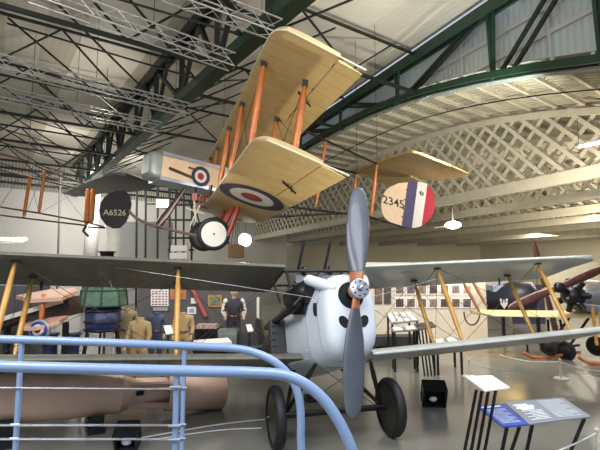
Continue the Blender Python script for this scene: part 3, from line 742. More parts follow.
mb=MB().tube(smooth([b0+bd*bt(x)+V((0,-.12,.29+dz)) for x,dz in ((2,.0),(30,-.02),(55,.02),(72,.0),(80,-.05))]),.012,6); mb.build('lifting_strap',mat('plum_strap',(70,44,60),.7),bmb)
for px in (10,96):
    q=b0+bd*bt(px); q.z=0
    cr=thing('bomb_cradle','dark cradle under the %s of the beige bomb'%('left end' if px<50 else 'middle, nearer the ring tail'),'cradle',q,'cradles under the bomb')
    ca=math.atan2(bd.y,bd.x); zb=(b0+bd*bt(px)).z
    MB().box((q.x,q.y,.04),(.2,.6,.08),ca).build('base',m_black,cr)
    for sg in (-1,1):
        p=q+V((-sin(ca),cos(ca),0))*.21*sg; h=zb-.19
        MB().slab([p+V((-sin(ca),cos(ca),0))*-.06*sg+V((0,0,.08)),p+V((-sin(ca),cos(ca),0))*.08*sg+V((0,0,.08)),p+V((-sin(ca),cos(ca),0))*.1*sg+V((0,0,h)),p+V((-sin(ca),cos(ca),0))*.02*sg+V((0,0,h-.06))],bd*.16).build('saddle_arm',m_black,cr)
# ================================================================ floor uplighters
def uplight(label,px,py,D,sz,rz):
    c=PZ(px,py,0); r=thing('floor_uplighter',label,'floor light',c,'black floor uplighters')
    ax=(V((cos(rz),sin(rz),0)),V((-sin(rz),cos(rz),0)),V((0,0,1)))
    t=R(28); a1=ax[1]*cos(t)-ax[2]*sin(t)*-1; a2=ax[2]*cos(t)-ax[1]*sin(t)*1.0
    X=(ax[0],(ax[1]*cos(t)+ax[2]*sin(t)),(ax[2]*cos(t)-ax[1]*sin(t)))
    h=sz; cc=c+V((0,0,h*.5+.02))
    mb=MB(); w=.035
    q=lambda i,j,k: cc+X[0]*i*h/2+X[1]*j*.1+X[2]*k*h/2
    mb.slab([q(-1,.6,-1),q(1,.6,-1),q(1,.6,1),q(-1,.6,1)],X[1]*.1)
    for i in (-1,1): mb.box(q(i*.92,-.3,0),(h*.1,.16,h),0,0,X).box(q(0,-.3,i*.92),(h,.16,h*.1),0,0,X)
    mb.build('housing',m_black,r)
    MB().box(q(0,-.1,0),(h*.84,.01,h*.84),0,0,X).build('reflector',mat('lamp_reflector',(28,30,36),.15,.6),r)
    MB().ball(q(-.05,-.45,-.35),.04,0,10,(1.6,.7,1)).build('lamp',mat('lamp_glass',(210,215,225),.15,0,.02),r)
    MB().box(c+V((0,.08,.012)),(h*.8,.2,.024),rz).build('foot',m_black,r)
    for i in (-1,1): MB().bar(c+ax[0]*i*h*.42+V((0,.06,.02)),q(i*1.05,.3,0),.02,.03).build('bracket',m_black,r)
uplight('black floor uplighter on the floor in front of the beige bomb',127,449,5,.25,.1)
uplight('black floor uplighter standing on the floor right of the biplane wheel',434,407,6.6,.34,-.1)
c=PZ(311.5,401,0); ub=thing('floor_box','small black box on the floor behind the biplane wheels','box',c)
MB().box(c+V((0,0,.045)),(.2,.16,.09),.3).build('housing',m_black,ub); MB().box(c+V((0,0,.1)),(.12,.1,.02),.3).build('lid',m_dgrey,ub)
# ================================================================ reading panels
def quad(pts,D): return [P(x,y,d) for (x,y),d in zip(pts,D)]
s1=thing('text_stand','white tilted text panel on four slanting black legs','sign stand',V((P(487,384,4.3).x-.06,4.25,0)))
pc=quad(((465.3,376.7),(492,375.9),(509.9,388),(485.3,391.3)),(4.42,4.5,4.2,4.12)); pn=(pc[1]-pc[0]).cross(pc[3]-pc[0]).normalized(); pn=pn if pn.z>0 else -pn
pan=MB().slab(pc,pn*.012).build('panel',m_paper,s1)
mb=MB(); m_ink=mat('grey_print',(150,150,150),.7)
for i in range(9):
    v=.2+.075*i; A=pc[0].lerp(pc[3],v)+pn*.009; B=pc[1].lerp(pc[2],v)+pn*.009
    mb.bar(A.lerp(B,.1),A.lerp(B,.9-.25*(i%3==2)),.004,.001,0,pn)
mb.build('printed_lines',m_ink,pan)
for (x0,y0),(x1,y1) in (((476.5,389),(464.3,452)),((482,390.5),(471,452)),((488.5,390.5),(477.5,452)),((496,389),(484.5,452))):
    a=P(x0,y0,4.22); b=P(x1,y1,4.36); d=(b-a); b=a+d*(a.z/-d.z); MB().bar(a-pn*.006,b,.03,.012).build('leg',m_black,s1)
s2=thing('interpretation_panel','low tilted panel, blue left part and grey right part, on black frame','information panel',V((P(535,415,4.4).x,4.35,0)))
bq=quad(((477,407),(504,404.7),(528.5,424.7),(503,427.2)),(4.75,4.75,4.2,4.2)); gq=quad(((504.4,402.6),(562.7,398),(591,417),(529,424.7)),(4.78,4.85,4.3,4.2))
m_sgb=mat('blue_panel',(30,66,160),.6,0,.04); m_sgg=mat('grey_panel',(118,126,138),.6,0,.06)
n1=(bq[1]-bq[0]).cross(bq[3]-bq[0]).normalized(); n1=n1 if n1.z>0 else -n1
n2=(gq[1]-gq[0]).cross(gq[3]-gq[0]).normalized(); n2=n2 if n2.z>0 else -n2
pb=MB().slab(bq,n1*.012).build('blue_panel',m_sgb,s2); pg=MB().slab(gq,n2*.012).build('grey_panel',m_sgg,s2)
pb['label']='blue text panel'; pg['label']='grey picture panel'
def lines(q,n,par,rows,m,thick=.006):
    mb=MB()
    for u0,u1,v in rows:
        A=q[0].lerp(q[3],v)+n*.008; B=q[1].lerp(q[2],v)+n*.008; mb.bar(A.lerp(B,u0),A.lerp(B,u1),thick,.001,0,n)
    mb.build('printed_text',m,par)
m_pw=mat('white_print',(220,226,236),.5)
lines(bq,n1,pb,[(.1,.8,.09)],m_pw,.03)
lines(bq,n1,pb,[(.12,.85-.2*(i%4==3),.22+.05*i) for i in range(14)],m_pw)
lines(gq,n2,pg,[(.07,.3,.2),(.1,.38,.28),(.07,.36,.35),(.12,.33,.42)],m_pw,.035)
lines(gq,n2,pg,[(.1+.1*(i%2),.42,.5+.06*i) for i in range(7)],m_pw,.012)
lines(gq,n2,pg,[(.52,.92-.12*(i%5==4),.1+.052*i) for i in range(16)],mat('pale_print',(176,184,192),.5),.012)
for (x0,y0),(x1,y1),d0 in (((506.7,427),(502,450),4.22),((519.3,426),(511.5,450),4.25),((532,424),(527.2,448),4.25),((584,418),(577.5,434),4.35)):
    a=P(x0,y0,d0); b=P(x1,y1,d0+.12); d=b-a; b=a+d*(a.z/-d.z); MB().bar(a-V((0,0,.01)),b,.03,.014).build('leg',m_black,s2)
a,b=V((P(500,450,4.4).x,4.42,.02)),V((P(578,436,4.5).x+.1,4.62,.02)); MB().bar(a,b,.05,.04).bar(a+V((0,.3,0)),b+V((-.1,.3,0)),.04,.03).build('base_bar',m_black,s2)
# ================================================================ barrier posts and cords
m_cord=mat('white_cord',(226,226,222),.6)
def stanchion(label,px,ytop,ybase,r=.016):
    c=PZ(px,ybase,0); top=P(px,ytop,c.y); q=thing('rope_barrier',label,'rope barrier',c)
    MB().tube([c+V((0,0,.02)),V((c.x,c.y,top.z))],r,10).build('post',m_white,q)
    MB().lathe(c,UP,[(0,0),(0,.14),(.02,.13),(.028,.03),(.03,0)],24).build('base',m_white,q)
    MB().ball(V((c.x,c.y,top.z)),.024,0,10).build('cap',m_white,q)
    return V((c.x,c.y,top.z-.03)),q
p1=stanchion('white barrier post on the floor right, behind the low grey panel',561,360,379)
p2=stanchion('white barrier post behind the top of the white text panel',469.5,360,377)
p3=stanchion('white barrier post far left seen under the pink wing',38.5,338,358,.02)
p4=stanchion('nearest white barrier post at bottom right corner',599,430,470,.012)
p5=stanchion('white barrier post in the middle distance left of the dark turret',113,340,356,.02)
def cord(a,b,par,sag=.06,r=.008):
    m=(a+b)/2-V((0,0,sag)); MB().tube(smooth([a,a.lerp(m,.5)+V((0,0,-sag*.2)),m,m.lerp(b,.5)+V((0,0,-sag*.2)),b]),r,6).build('cord',m_cord,par)
cord(P(500,355,9.6),p1[0],p1[1]); cord(p1[0],P(612,371,7.8),p1[1])
cord(p2[0],P(519,371,7.6),p2[1]); cord(P(545,456,3.9),p4[0],p4[1],.01,.007)
for lab,a,b,rr in (('upper of two thin white cables on the floor between bomb tail and biplane wheel',(140,438),(268,419),.009),('lower of two thin white cables on the floor between bomb tail and biplane wheel',(150,440),(262,428),.007)):
    a,b=PZ(*a,.012),PZ(*b,.012); m=(a+b)/2+V((.1,.12,0)); tag(MB().tube(smooth([a,m,b]),rr,6).build('floor_cable',m_cord),lab,'cable')
# ================================================================ photo wall, tables and stands at right
w0,w1=PZ(366,346,0),PZ(487,343,0); wd_=(w1-w0); wL=wd_.length; wd_.normalize(); wn=V((wd_.y,-wd_.x,0))
pw=MB().slab([w0,w1,w1+UP*2.25,w0+UP*2.25],wn*.12).build('display_wall',mat('warm_white_board',(212,200,180),.6,0,.04)); tag(pw,'cream display wall carrying rows of photographs','display wall')
m_ph=[mat('photo_tone_%d'%i,c,.5,0,.45,9) for i,c in enumerate(((120,96,84),(84,70,66),(150,126,110),(104,92,92)))]
def onwall(px,py): return PP(px,py,w0+wn*.07,wn)
row=0
for ry,(ya,yb) in enumerate(((283.5,294.5),(297,308))):
    for cx in range(7):
        xa=394.5+cx*11.2; q=[onwall(xa,ya+.8),onwall(xa+10,ya+.4),onwall(xa+10,yb),onwall(xa,yb+.2)]
        f=MB().slab(q,wn*.03).build('framed_photograph',m_paper)
        place='first second third fourth fifth sixth seventh'.split()[cx]
        tag(f,'white-framed photograph, %s from left in the %s row on cream display wall'%(place,('upper','lower')[ry]),'photograph','photographs on the cream display wall')
        c=sum(q,V())/4; MB().slab([c+(p-c)*.76+wn*.02 for p in q],wn*.006).build('picture',m_ph[(cx*3+ry)%4],f)
for i,xa in enumerate((375,384)):
    q=[onwall(xa,284),onwall(xa+7,284),onwall(xa+7,304),onwall(xa,304)]
    f=MB().slab(q,wn*.03).build('framed_photograph',m_dgrey); tag(f,'tall dark picture on cream display wall, %s'%('next to the biplane nose' if i==0 else 'second from the biplane nose'),'photograph','photographs on the cream display wall')
    c=sum(q,V())/4; MB().slab([c+(p-c)*.8+wn*.02 for p in q],wn*.006).build('picture',m_ph[i],f)
def table(label,q,D,mtop,zleg=0,name='display_table',papers=4):
    pts=quad(q,D); n=(pts[1]-pts[0]).cross(pts[3]-pts[0]).normalized(); n=n if n.z>0 else -n
    c=sum(pts,V())/4; r=thing(name,label,'display table',V((c.x,c.y,0)))
    t=MB().slab(pts,n*.03).build('top',mtop,r)
    for p in pts:
        p=c+(p-c)*.88; MB().bar(V((p.x,p.y,0)),V((p.x,p.y,p.z-.01)),.04).build('leg',m_black,r)
    for i in range(papers):
        u0,u1=(i+.08)/papers,(i+.9)/papers
        A=[pts[0].lerp(pts[1],u0),pts[0].lerp(pts[1],u1),pts[3].lerp(pts[2],u1),pts[3].lerp(pts[2],u0)]; cc=sum(A,V())/4
        MB().slab([cc+(p-cc)*.85+n*.019 for p in A],n*.004).build('page',m_paper,t)
    return r
table('sloping display table of open pages before the cream photo wall',((386,313),(410,312),(419,321),(391,324)),(10.6,10.6,9.9,9.9),mat('grey_table',(150,146,138),.5))
table('low sloping panel beneath the display table of pages, by the dark bench',((391,328),(415,326),(418,330),(393,332)),(9.5,9.5,9.2,9.2),mat('grey_table',(150,146,138)),papers=2)
c=PZ(392,353,0); bn=thing('bench','long dark bench right of the biplane nose','bench',c)
MB().box(c+V((-.1,.1,.30)),(1.4,.45,.22),.05).build('seat',mat('charcoal_upholstery',(52,50,52),.6),bn); MB().box(c+V((-.1,.1,.1)),(1.25,.35,.2),.05).build('plinth',m_black,bn)
st_=thing('leaflet_stand','black slanted-leg reading stand by the golden inner strut','stand',V((P(426,352,8.9).x,8.9,0)))
for i in range(4):
    a,b=P(418+3.4*i,325,8.9),P(424+3.4*i,351,8.9); MB().bar(a,V((b.x,b.y,0)),.03,.015).build('leg',m_black,st_)
MB().slab(quad(((414,324),(432,322),(436,327),(419,330)),(9.05,9.05,8.75,8.75)),V((0,0,.02))).build('panel',m_dgrey,st_)
table('low blue-grey glass panel on black legs between the golden struts',((432,340),(455,337),(463,344),(436,347)),(9.6,9.7,9.0,8.9),mat('bluegrey_glass',(110,130,134),.15),papers=2)
# far display blocks under the barrel roof
for i,(xa,xb,yt,yb,D,col,lab) in enumerate(((487,512,281,330,15.5,(214,206,188),'cream partition just right of the photograph wall'),(513,545,285,330,17,(70,62,92),'dark violet display board behind the golden outer strut'),(546,600,262,326,21,(216,206,182),'tall cream partition at the right edge behind the engine'))):
    q0,q1=PZ(xa,270+2.03*449/D,0),PZ(xb,270+2.03*449/D,0); h=P(xa,yt,D).z
    o=MB().slab([q0,q1,q1+UP*h,q0+UP*h],V((0,.12,0))).build('partition',mat('partition_%d'%i,col,.6,0,.06)); tag(o,lab,'partition')
# ================================================================ second biplane at right
rb=thing('display_biplane','biplane at right edge with cream lower wing, black engine and long red-brown propeller','aircraft',PZ(570,360,0))
m_cw=mat('cream_wing_fabric',(220,200,146),.5,0,.06,3)
a0,a1=P(474,316,10.7),P(640,318.5,9.9); sp=(a1-a0).normalized(); chd=V((-sp.y,sp.x,0.06)).normalized()
def rbw(c,s,z): return a0+sp*s+chd*c+UP*z
wing(rbw,linsp(0,(a1-a0).length,8),lambda s:.0+.3*max(0,1-s/.4)**2,lambda s:.95-.2*max(0,1-s/.4)**2,.95,.07).build('lower_wing',m_cw,rb)
a0b=a0+V((-.3,.4,.95))
def rbu(c,s,z): return a0b+sp*s+chd*c+UP*z
m_rst=mat('dark_orange_strut',(150,98,56),.4,0,.15,7)
for s,c in ((.15,.2),(.45,1.0)):
    a,b=rbw(c,s,.08),rbu(c,s,0); d=b-a; MB().tube([a,a+d*.1,a+d*.5,a+d*.9,b],[.02,.035,.045,.035,.02],10).build('interplane_strut',m_rst,rb)
MB().tube([P(464+8*(1-cos(a))*1.0,312+13*sin(a),11.4) for a in linsp(0,pi,17)],.018,8,0,False).build('wing_tip_skid',m_black,rb)
# fuselage nose, engine, propeller
fz0,fz1=P(577,296,10.2),P(640,303,12.2)
fd=(fz1-fz0).normalized()
MB().lathe(fz0,fd,[(0,0),(0,.2),(.15,.34),(.7,.42),(1.6,.42),(2.6,.36),(2.6,0)],24).build('fuselage',mat('grey_cowling',(128,124,118),.4,.3,.1),rb)
eng=MB().lathe(fz0-fd*.45,fd,[(0,0),(0,.12),(.1,.2),(.4,.22),(.45,0)],18).build('engine_crankcase',m_black,rb)
_,ea,eb_=frame_of(fd)
for k in range(7):
    a=2*pi*k/7; d=ea*cos(a)+eb_*sin(a); c=fz0-fd*.22
    mb=MB().tube([c+d*.12,c+d*.38],.055,10)
    for j in range(5): mb.lathe(c+d*(.17+.04*j),d,[(0,0),(0,.075),(.015,.075),(.015,0)],12)
    mb.build('engine_cylinder',m_black,eng)
p0,p1=P(508,308,9.75),P(608,267,9.75); d=p1-p0; pm=p0.lerp(p1,.5); pu=d.normalized().cross(V((0,1,0))).normalized()
rings=[]
for t,w,h in ((0,.02,.01),(.04,.07,.015),(.15,.10,.025),(.3,.1,.035),(.42,.075,.05),(.5,.075,.07),(.58,.075,.05),(.7,.1,.035),(.85,.10,.025),(.96,.07,.015),(1,.02,.01)):
    tw=(.5-t)*.9; c=p0+d*t; A=pu*cos(tw)+V((0,1,0))*sin(tw); B=V((0,1,0))*cos(tw)-pu*sin(tw)
    rings.append([c+A*w*cos(2*pi*k/12)+B*h*sin(2*pi*k/12) for k in range(12)])
pr2=MB().loft(rings).build('propeller',mat('red_brown_propeller',(84,42,30),.3,0,.2,6,0,40,.4),rb)
MB().lathe(pm-V((0,.1,0)),V((0,1,0)),[(0,0),(0,.1),(.08,.12),(.12,0)],20).build('hub_plate',m_black,pr2)
MB().tube([pm,fz0],.06,10).build('propeller_shaft',m_black,rb)
MB().slab(quad(((566,298),(600,291),(606,302),(590,312)),(9.9,10,10.2,10.2)),V((0,0,.03))).build('side_panel',mat('pale_grey_panel',(168,172,186),.4),rb)
MB().slab(quad(((577,303),(600,306),(622,322),(600,318)),(9.9,10,10.4,10.4)),V((0,0,.03))).build('side_panel',mat('pale_grey_panel',(168,172,186),.4),rb)
# undercarriage with wooden skids
m_sk=mat('orange_skid_wood',(190,112,66),.4,0,.15,6)
for k,pts in enumerate((((524,352.5),(532,357),(545,358),(562,355),(580,352)),((578,357),(588,362.5),(604,364),(625,362)))):
    D=PZ(pts[2][0],pts[2][1],0).y-.1
    MB().tube(smooth([P(x,y,D) for x,y in pts]),.035,8).build('landing_skid',m_sk,rb)
for px,py in ((549,346),(566,351),(596,346)):
    c=P(px,py,10.5); MB().lathe(c,V((.85,.5,0)),[(-.04,.15),(-.05,.2),(0,.225),(.05,.2),(.04,.15),(-.04,.15)],24).lathe(c,V((.85,.5,0)),[(-.03,0),(-.03,.15),(.03,.15),(.03,0)],20).build('wheel',m_rubber,rb)
for (x0,y0),(x1,y1) in (((548,320),(549,346)),((572,314),(549,346)),((560,320),(566,351)),((590,316),(566,351)),((592,300),(596,346)),((548,340),(575,350)),((540,350),(580,345))):
    a,b=P(x0,y0,10.9),P(x1,y1,10.5); MB().tube([a,b],.03,8).build('undercarriage_strut',m_brown if y0<318 else m_black,rb)
for (x0,y0),(x1,y1) in (((592,306),(597,345)),((600,312),(604,350))):
    a,b=P(x0,y0,10.0),P(x1,y1,10.0); MB().tube([a,b],.035,8).build('cabane_strut',m_gold,rb)
sp_=thing('standing_propeller','tall brown propeller standing upright behind the golden outer strut, tip above the wing','propeller',PZ(560,344,0))
pa,pb=P(533,239,12.7),V((PZ(560,344,0).x,12.7,0)); d=pb-pa; pu2=d.normalized().cross(V((0,1,0)))
for h0,h1,nm_ in ((0,.5,'blade'),(1,.5,'blade')):
    MB().loft([[pa+d*(h0+(h1-h0)*t)+pu2*hw*cos(2*pi*k/12)+V((0,1,0))*.03*sin(2*pi*k/12) for k in range(12)] for t,hw in ((0,.01),(.08,.05),(.3,.09),(.7,.085),(.9,.06),(1,.07))]).build(nm_,m_brown,sp_)
MB().lathe(pa+d*.5-V((0,.07,0)),V((0,1,0)),[(0,0),(0,.1),(.14,.1),(.14,0)],20).build('hub',m_gold,sp_)
# dark aircraft with pale crest, farther back
db=thing('dark_fuselage','dark navy aircraft fuselage with white crest behind the golden outer struts','aircraft',PZ(512,326,0))
f0,f1=P(484,301,14.5),P(532,296,13.6); fd2=(f1-f0).normalized()
MB().lathe(f0-fd2*.6,fd2,[(0,0),(0,.1),(.6,.3),(1.5,.5),(2.1,.42),(2.25,.0)],20).build('fuselage',m_navy if False else mat('dark_slate_paint',(40,42,54),.4),db)
cc=P(504,303.5,13.4); mb=MB()
for sx in (-1,1): mb.slab([cc+V((sx*.0,0,-.16)),cc+V((sx*.1,0,-.02)),cc+V((sx*.12,0,.14)),cc+V((sx*.06,0,.14)),cc+V((sx*.05,0,.02)),cc+V((sx*.0,0,-.05))],V((0,.02,0)))
mb.slab([cc+V((-.02,0,-.03)),cc+V((.02,0,-.03)),cc+V((.02,0,.12)),cc+V((-.02,0,.12))],V((0,.02,0))); mb.build('crest',m_rwhite,db)
for dx in (-.5,.6): MB().bar(V((f0.x+1.0+dx,f0.y-.2,0)),V((f0.x+1.0+dx,f0.y-.2,f0.z-.3)),.08).build('undercarriage_leg',m_black,db)
MB().slab([P(487,285,14.4),P(522,283,14.2),P(524,288,14.2),P(487,291,14.4)],V((0,.9,.02))).build('upper_wing',mat('pale_sky_fabric',(176,180,204),.5),db)
for px in (490,520): MB().tube([P(px,289,14.6),P(px,302,14.5)],.03,8).build('wing_strut',m_rst,db)
# ================================================================ left: small pink-winged aircraft
pk=thing('display_aircraft','pale pink-winged biplane with brown hull at far left under the grey wing','aircraft',PZ(40,372,0))
m_pk=mat('pale_pink_fabric',(222,176,150),.5,0,.06,2)
mb=MB().slab(quad(((16,297),(50,291),(74,290),(78,292),(62,299),(30,301)),(9.2,8.9,8.8,8.8,8.0,8.2)),V((0,0,.07))); mb.build('upper_wing',m_pk,pk)
mb=MB().slab(quad(((20,326),(50,319),(68,317),(60,322),(36,329),(24,329)),(8.6,8.4,8.4,8.0,7.8,7.9)),V((0,0,.06))); mb.build('lower_wing',m_pk,pk)
a,b=P(44,294,8.3),P(41,320,8.2); MB().tube([a,a.lerp(b,.15),a.lerp(b,.5),a.lerp(b,.85),b],[.03,.045,.05,.045,.03],10).build('interplane_strut',m_orange,pk)
hull=MB().slab([P(x,y,8.9) for x,y in ((-12,322),(10,316),(40,309),(62,300),(75,296),(77,304),(76,314),(60,318),(30,318),(0,330),(-12,334))],V((0,.6,0))).build('hull',mat('dark_hull_brown',(58,42,34),.4,0,.2),pk)
MB().bar(P(-4,321,8.5),P(62,301,8.5),.05,.08).build('pale_strake',m_rwhite,pk)
rc=P(39,330,7.9); mb=MB()
for i,(ra_,rb_) in enumerate(((0,.05),(.05,.1),(.1,.15))):
    mb.lathe(rc-V((0,.01*(3-i)+.02,0)),V((0,1,0)),[(0,ra_),(0,rb_),(.02,rb_),(.02,ra_)],28,i)
mb.build('roundel',[m_rred,m_rwhite,mat('bright_roundel_blue',(40,60,140),.5)],pk)
MB().lathe(rc+V((0,-.005,0)),V((0,1,0)),[(0,0),(0,.18),(.06,.18),(.06,0)],28).build('fin',mat('silver_dope',(176,176,178),.4,.3),pk)
for px in (8,66): q=P(px,322,9.0); MB().bar(V((q.x,q.y,0)),q,.09).build('display_trestle',m_black,pk)
bx=MB().box(P(14,318,10)+V((0,0,-.55)),(1.1,.8,1.7),.1).build('display_plinth',m_dgrey); bx.location.z=0; tag(bx,'dark grey plinth at the left edge behind the blue rails','plinth')
for px,l in ((50,'dark navy column left of pair under the pink-winged biplane'),(72,'dark navy column right of pair under the pink-winged biplane')):
    q=PZ(px,364,0); q=V((P(px,350,9.6).x,9.6,0)); col=MB().lathe(q,UP,[(0,0),(0,.17),(.05,.17),(.06,.14),(.66,.14),(.68,.17),(.72,.17),(.72,0)],24).build('column',m_navy); tag(col,l,'column','navy columns')
# ================================================================ glazed turret
tc0=P(103,318,8.2); tu=thing('gun_turret','navy drum turret with green glazed top on black legs','turret',V((tc0.x,tc0.y,0)))
zt=lambda py: P(103,py,8.2).z
MB().lathe(V((tc0.x,tc0.y,0)),UP,[(zt(331),0),(zt(331),.26),(zt(329),.29),(zt(307),.30),(zt(306),0)],32).build('drum',m_navy,tu)
for py in (311,322,330): MB().lathe(V((tc0.x,tc0.y,0)),UP,[(zt(py),.29),(zt(py),.315),(zt(py)+.03,.315),(zt(py)+.03,.29)],32).build('hoop',m_black,tu)
m_gl=mat('green_tinted_glass',(110,140,116),.12,0,.35,6,0,40,0,.35)
gz=MB(); o8=lambda r,z: [V((tc0.x+r*cos(2*pi*k/8+.3),tc0.y+r*sin(2*pi*k/8+.3),z)) for k in range(8)]
gz.loft([o8(.40,zt(305)),o8(.37,zt(290)),o8(.25,zt(282))],0,True,False); gz.build('glazing',m_gl,tu)
for k in range(8):
    mb=MB(); A,B,Cc=o8(.41,zt(305))[k],o8(.38,zt(290))[k],o8(.26,zt(282))[k]; mb.bar(A,B,.025).bar(B,Cc,.025).bar(A,o8(.41,zt(305))[(k+1)%8],.025).bar(B,o8(.38,zt(290))[(k+1)%8],.02); mb.build('glazing_bar',mat('turret_frame',(52,66,56),.4),tu)
for k in range(6):
    a=2*pi*k/6; p=V((tc0.x+.28*cos(a),tc0.y+.28*sin(a),zt(331))); MB().tube([p,V((tc0.x+.4*cos(a),tc0.y+.4*sin(a),0))],.02,8).build('leg',m_black,tu)
MB().lathe(V((tc0.x,tc0.y,.3)),UP,[(0,.36),(.03,.36),(.03,.33),(0,.33),(0,.36)],28).build('leg_ring',m_black,tu)
# ================================================================ mannequins
def skin(name,joints,edges,m,parent,sub=2):
    me=bpy.data.meshes.new(name); me.from_pydata([V(j[0])-OFF[parent.name] for j in joints],edges,[]); me.update()
    o=bpy.data.objects.new(name,me); C.objects.link(o)
    sk=o.modifiers.new('s','SKIN'); o.modifiers.new('d','SUBSURF').levels=sub
    if not me.skin_vertices: pass
    for v,j in zip(me.skin_vertices[0].data,joints): v.radius=(j[1],j[2] if len(j)>2 else j[1])
    me.skin_vertices[0].data[0].use_root=True
    dg=bpy.context.evaluated_depsgraph_get(); nm=bpy.data.meshes.new_from_object(o.evaluated_get(dg))
    bpy.data.objects.remove(o); 
    nm.materials.clear(); nm.materials.append(m)
    for p in nm.polygons: p.use_smooth=True
    o=bpy.data.objects.new(name,nm); C.objects.link(o); o.parent=parent; OFF[o.name]=OFF[parent.name]; return o
m_skin=mat('mannequin_flesh',(196,160,136),.5)
def mannequin(label,base,H,face,suit,head=True,hat=None,vest=None,arm=0):
    r=thing('mannequin',label,'mannequin',base,'uniformed mannequins'); k=H/1.75
    f=V((sin(face),-cos(face),0)); l=V((cos(face),sin(face),0))
    q=lambda x,y,z: base+(l*x+f*y+UP*z)*k
    J=[(q(0,0,.95),.16*k,.12*k),(q(0,0,1.15),.15*k,.11*k),(q(0,0,1.36),.19*k,.12*k),(q(0,0,1.47),.08*k)]
    E=[(0,1),(1,2),(2,3)]
    for sg in (-1,1):
        n=len(J); J+=[(q(sg*.1,0,.85),.11*k),(q(sg*.11,.01,.5),.085*k),(q(sg*.11,0,.12),.065*k)]; E+=[(0,n),(n,n+1),(n+1,n+2)]
        n=len(J); J+=[(q(sg*.21,0,1.38),.075*k),(q(sg*.27,.03,1.12),.06*k),(q(sg*.25,.16+.1*arm,.93+.2*arm),.045*k)]; E+=[(2,n),(n,n+1),(n+1,n+2)]
    body=skin('uniform',J,E,suit,r)
    for sg in (-1,1):
        c=q(sg*.245,.2+.12*arm,.87+.22*arm); hj=[(q(sg*.25,.17+.1*arm,.92+.2*arm),.03*k),(c,.034*k,.016*k)]; he=[(0,1)]
        for i in range(4):
            n=len(hj); x=(i-1.5)*.018; hj+=[(c+(l*x+f*.03-UP*.03)*k,.010*k),(c+(l*x+f*(.045)-UP*(.075+.01*(i in(1,2))))*k,.008*k)]; he+=[(1,n),(n,n+1)]
        n=len(hj); hj+=[(c+(l*(-sg*.035)+f*.01-UP*.01)*k,.011*k),(c+(l*(-sg*.05)+f*.03-UP*.045)*k,.009*k)]; he+=[(1,n),(n,n+1)]
        skin('hand',hj,he,m_skin,r,1)
        MB().tube([q(sg*.11,-.06,.05),q(sg*.115,.05,.05),q(sg*.12,.17,.035)],[.05*k,.055*k,.035*k],10).build('boot',m_black,r)
    if head:
        mb=MB().tube([q(0,0,1.44),q(0,.01,1.53)],.055*k,12).ball(q(0,.02,1.63),.1*k,0,18,(.82,.95,1.15)); mb.tube([q(0,.11,1.65),q(0,.135,1.605)],[.01*k,.018*k],8)
        for sg in (-1,1): mb.ball(q(sg*.085,.0,1.62),.024*k,0,8,(.5,.8,1.2))
        hd=mb.build('head',m_skin,r); mb=MB()
        for sg in (-1,1): mb.ball(q(sg*.033,.108,1.65),.011*k,0,8)
        mb.box(q(0,.112,1.575),(.04*k,.01,.008*k),face); mb.build('face_features',m_black,hd)
        if hat: 
            MB().lathe(q(0,.01,1.69),UP,[(0,0),(0,.1*k),(.05*k,.115*k),(.075*k,.11*k),(.08*k,0)],20).lathe(q(0,.07,1.685),UP,[(0,0),(.0,.085*k),(.012*k,.085*k),(.014*k,0)],20).build('cap',hat,r)
    else:
        MB().tube([q(0,0,1.43),q(0,0,1.52)],[.10*k,.085*k],14).build('collar',suit,r)
    if vest:
        m_sl=mat('white_shirt_cloth',(206,200,190),.7)
        for sg in (-1,1): MB().tube(smooth([q(sg*.17,0,1.41),q(sg*.225,.0,1.37),q(sg*.275,.03,1.12),q(sg*.25,.16+.1*arm,.94+.2*arm)]),[.075*k]*7+[.07*k]*6+[.058*k]*6,12).build('shirt_sleeve',m_sl,r)
        vj=[(q(0,0,.93),.19*k,.15*k),(q(0,0,1.15),.18*k,.14*k),(q(0,0,1.38),.205*k,.14*k)]; skin('waistcoat',vj,[(0,1),(1,2)],vest,r)
    MB().lathe(q(0,0,1.0),UP,[(-.025*k,.17*k),(.025*k,.17*k),(.025*k,.15*k),(-.025*k,.15*k)],18).build('belt',m_brown,r)
    return r
m_khaki=mat('khaki_suit',(176,148,102),.75,0,.1,8,.3,30); m_tan=mat('tan_suit',(150,132,98),.75,0,.14,8,.3,30)
B=lambda px,D: V((P(px,300,D).x,D,0))
mannequin('headless mannequin in bulky mottled khaki flying suit right of the glazed turret',B(127,9.4),1.44,.3,m_tan,False)
mannequin('headless mannequin in plain sandy flying suit, between turret and dark boards',B(141,8.2),1.36,-.2,m_khaki,False)
mannequin('headless mannequin in khaki uniform beside the yellow wing strut',B(184,9.6),1.32,.1,m_khaki,False)
mannequin('mannequin in white sleeves and dark waistcoat with pale cap right of the painting',B(234,11.2),1.60,.2,mat('dark_uniform_cloth',(52,46,54),.7),True,mat('pale_cap',(196,190,178),.7),mat('dark_waistcoat',(40,36,44),.7),.6)
mannequin('headless mannequin in blue-grey uniform left of the yellow wing strut',B(157,9.8),1.3,.2,mat('blue_grey_uniform',(66,74,100),.7),False)
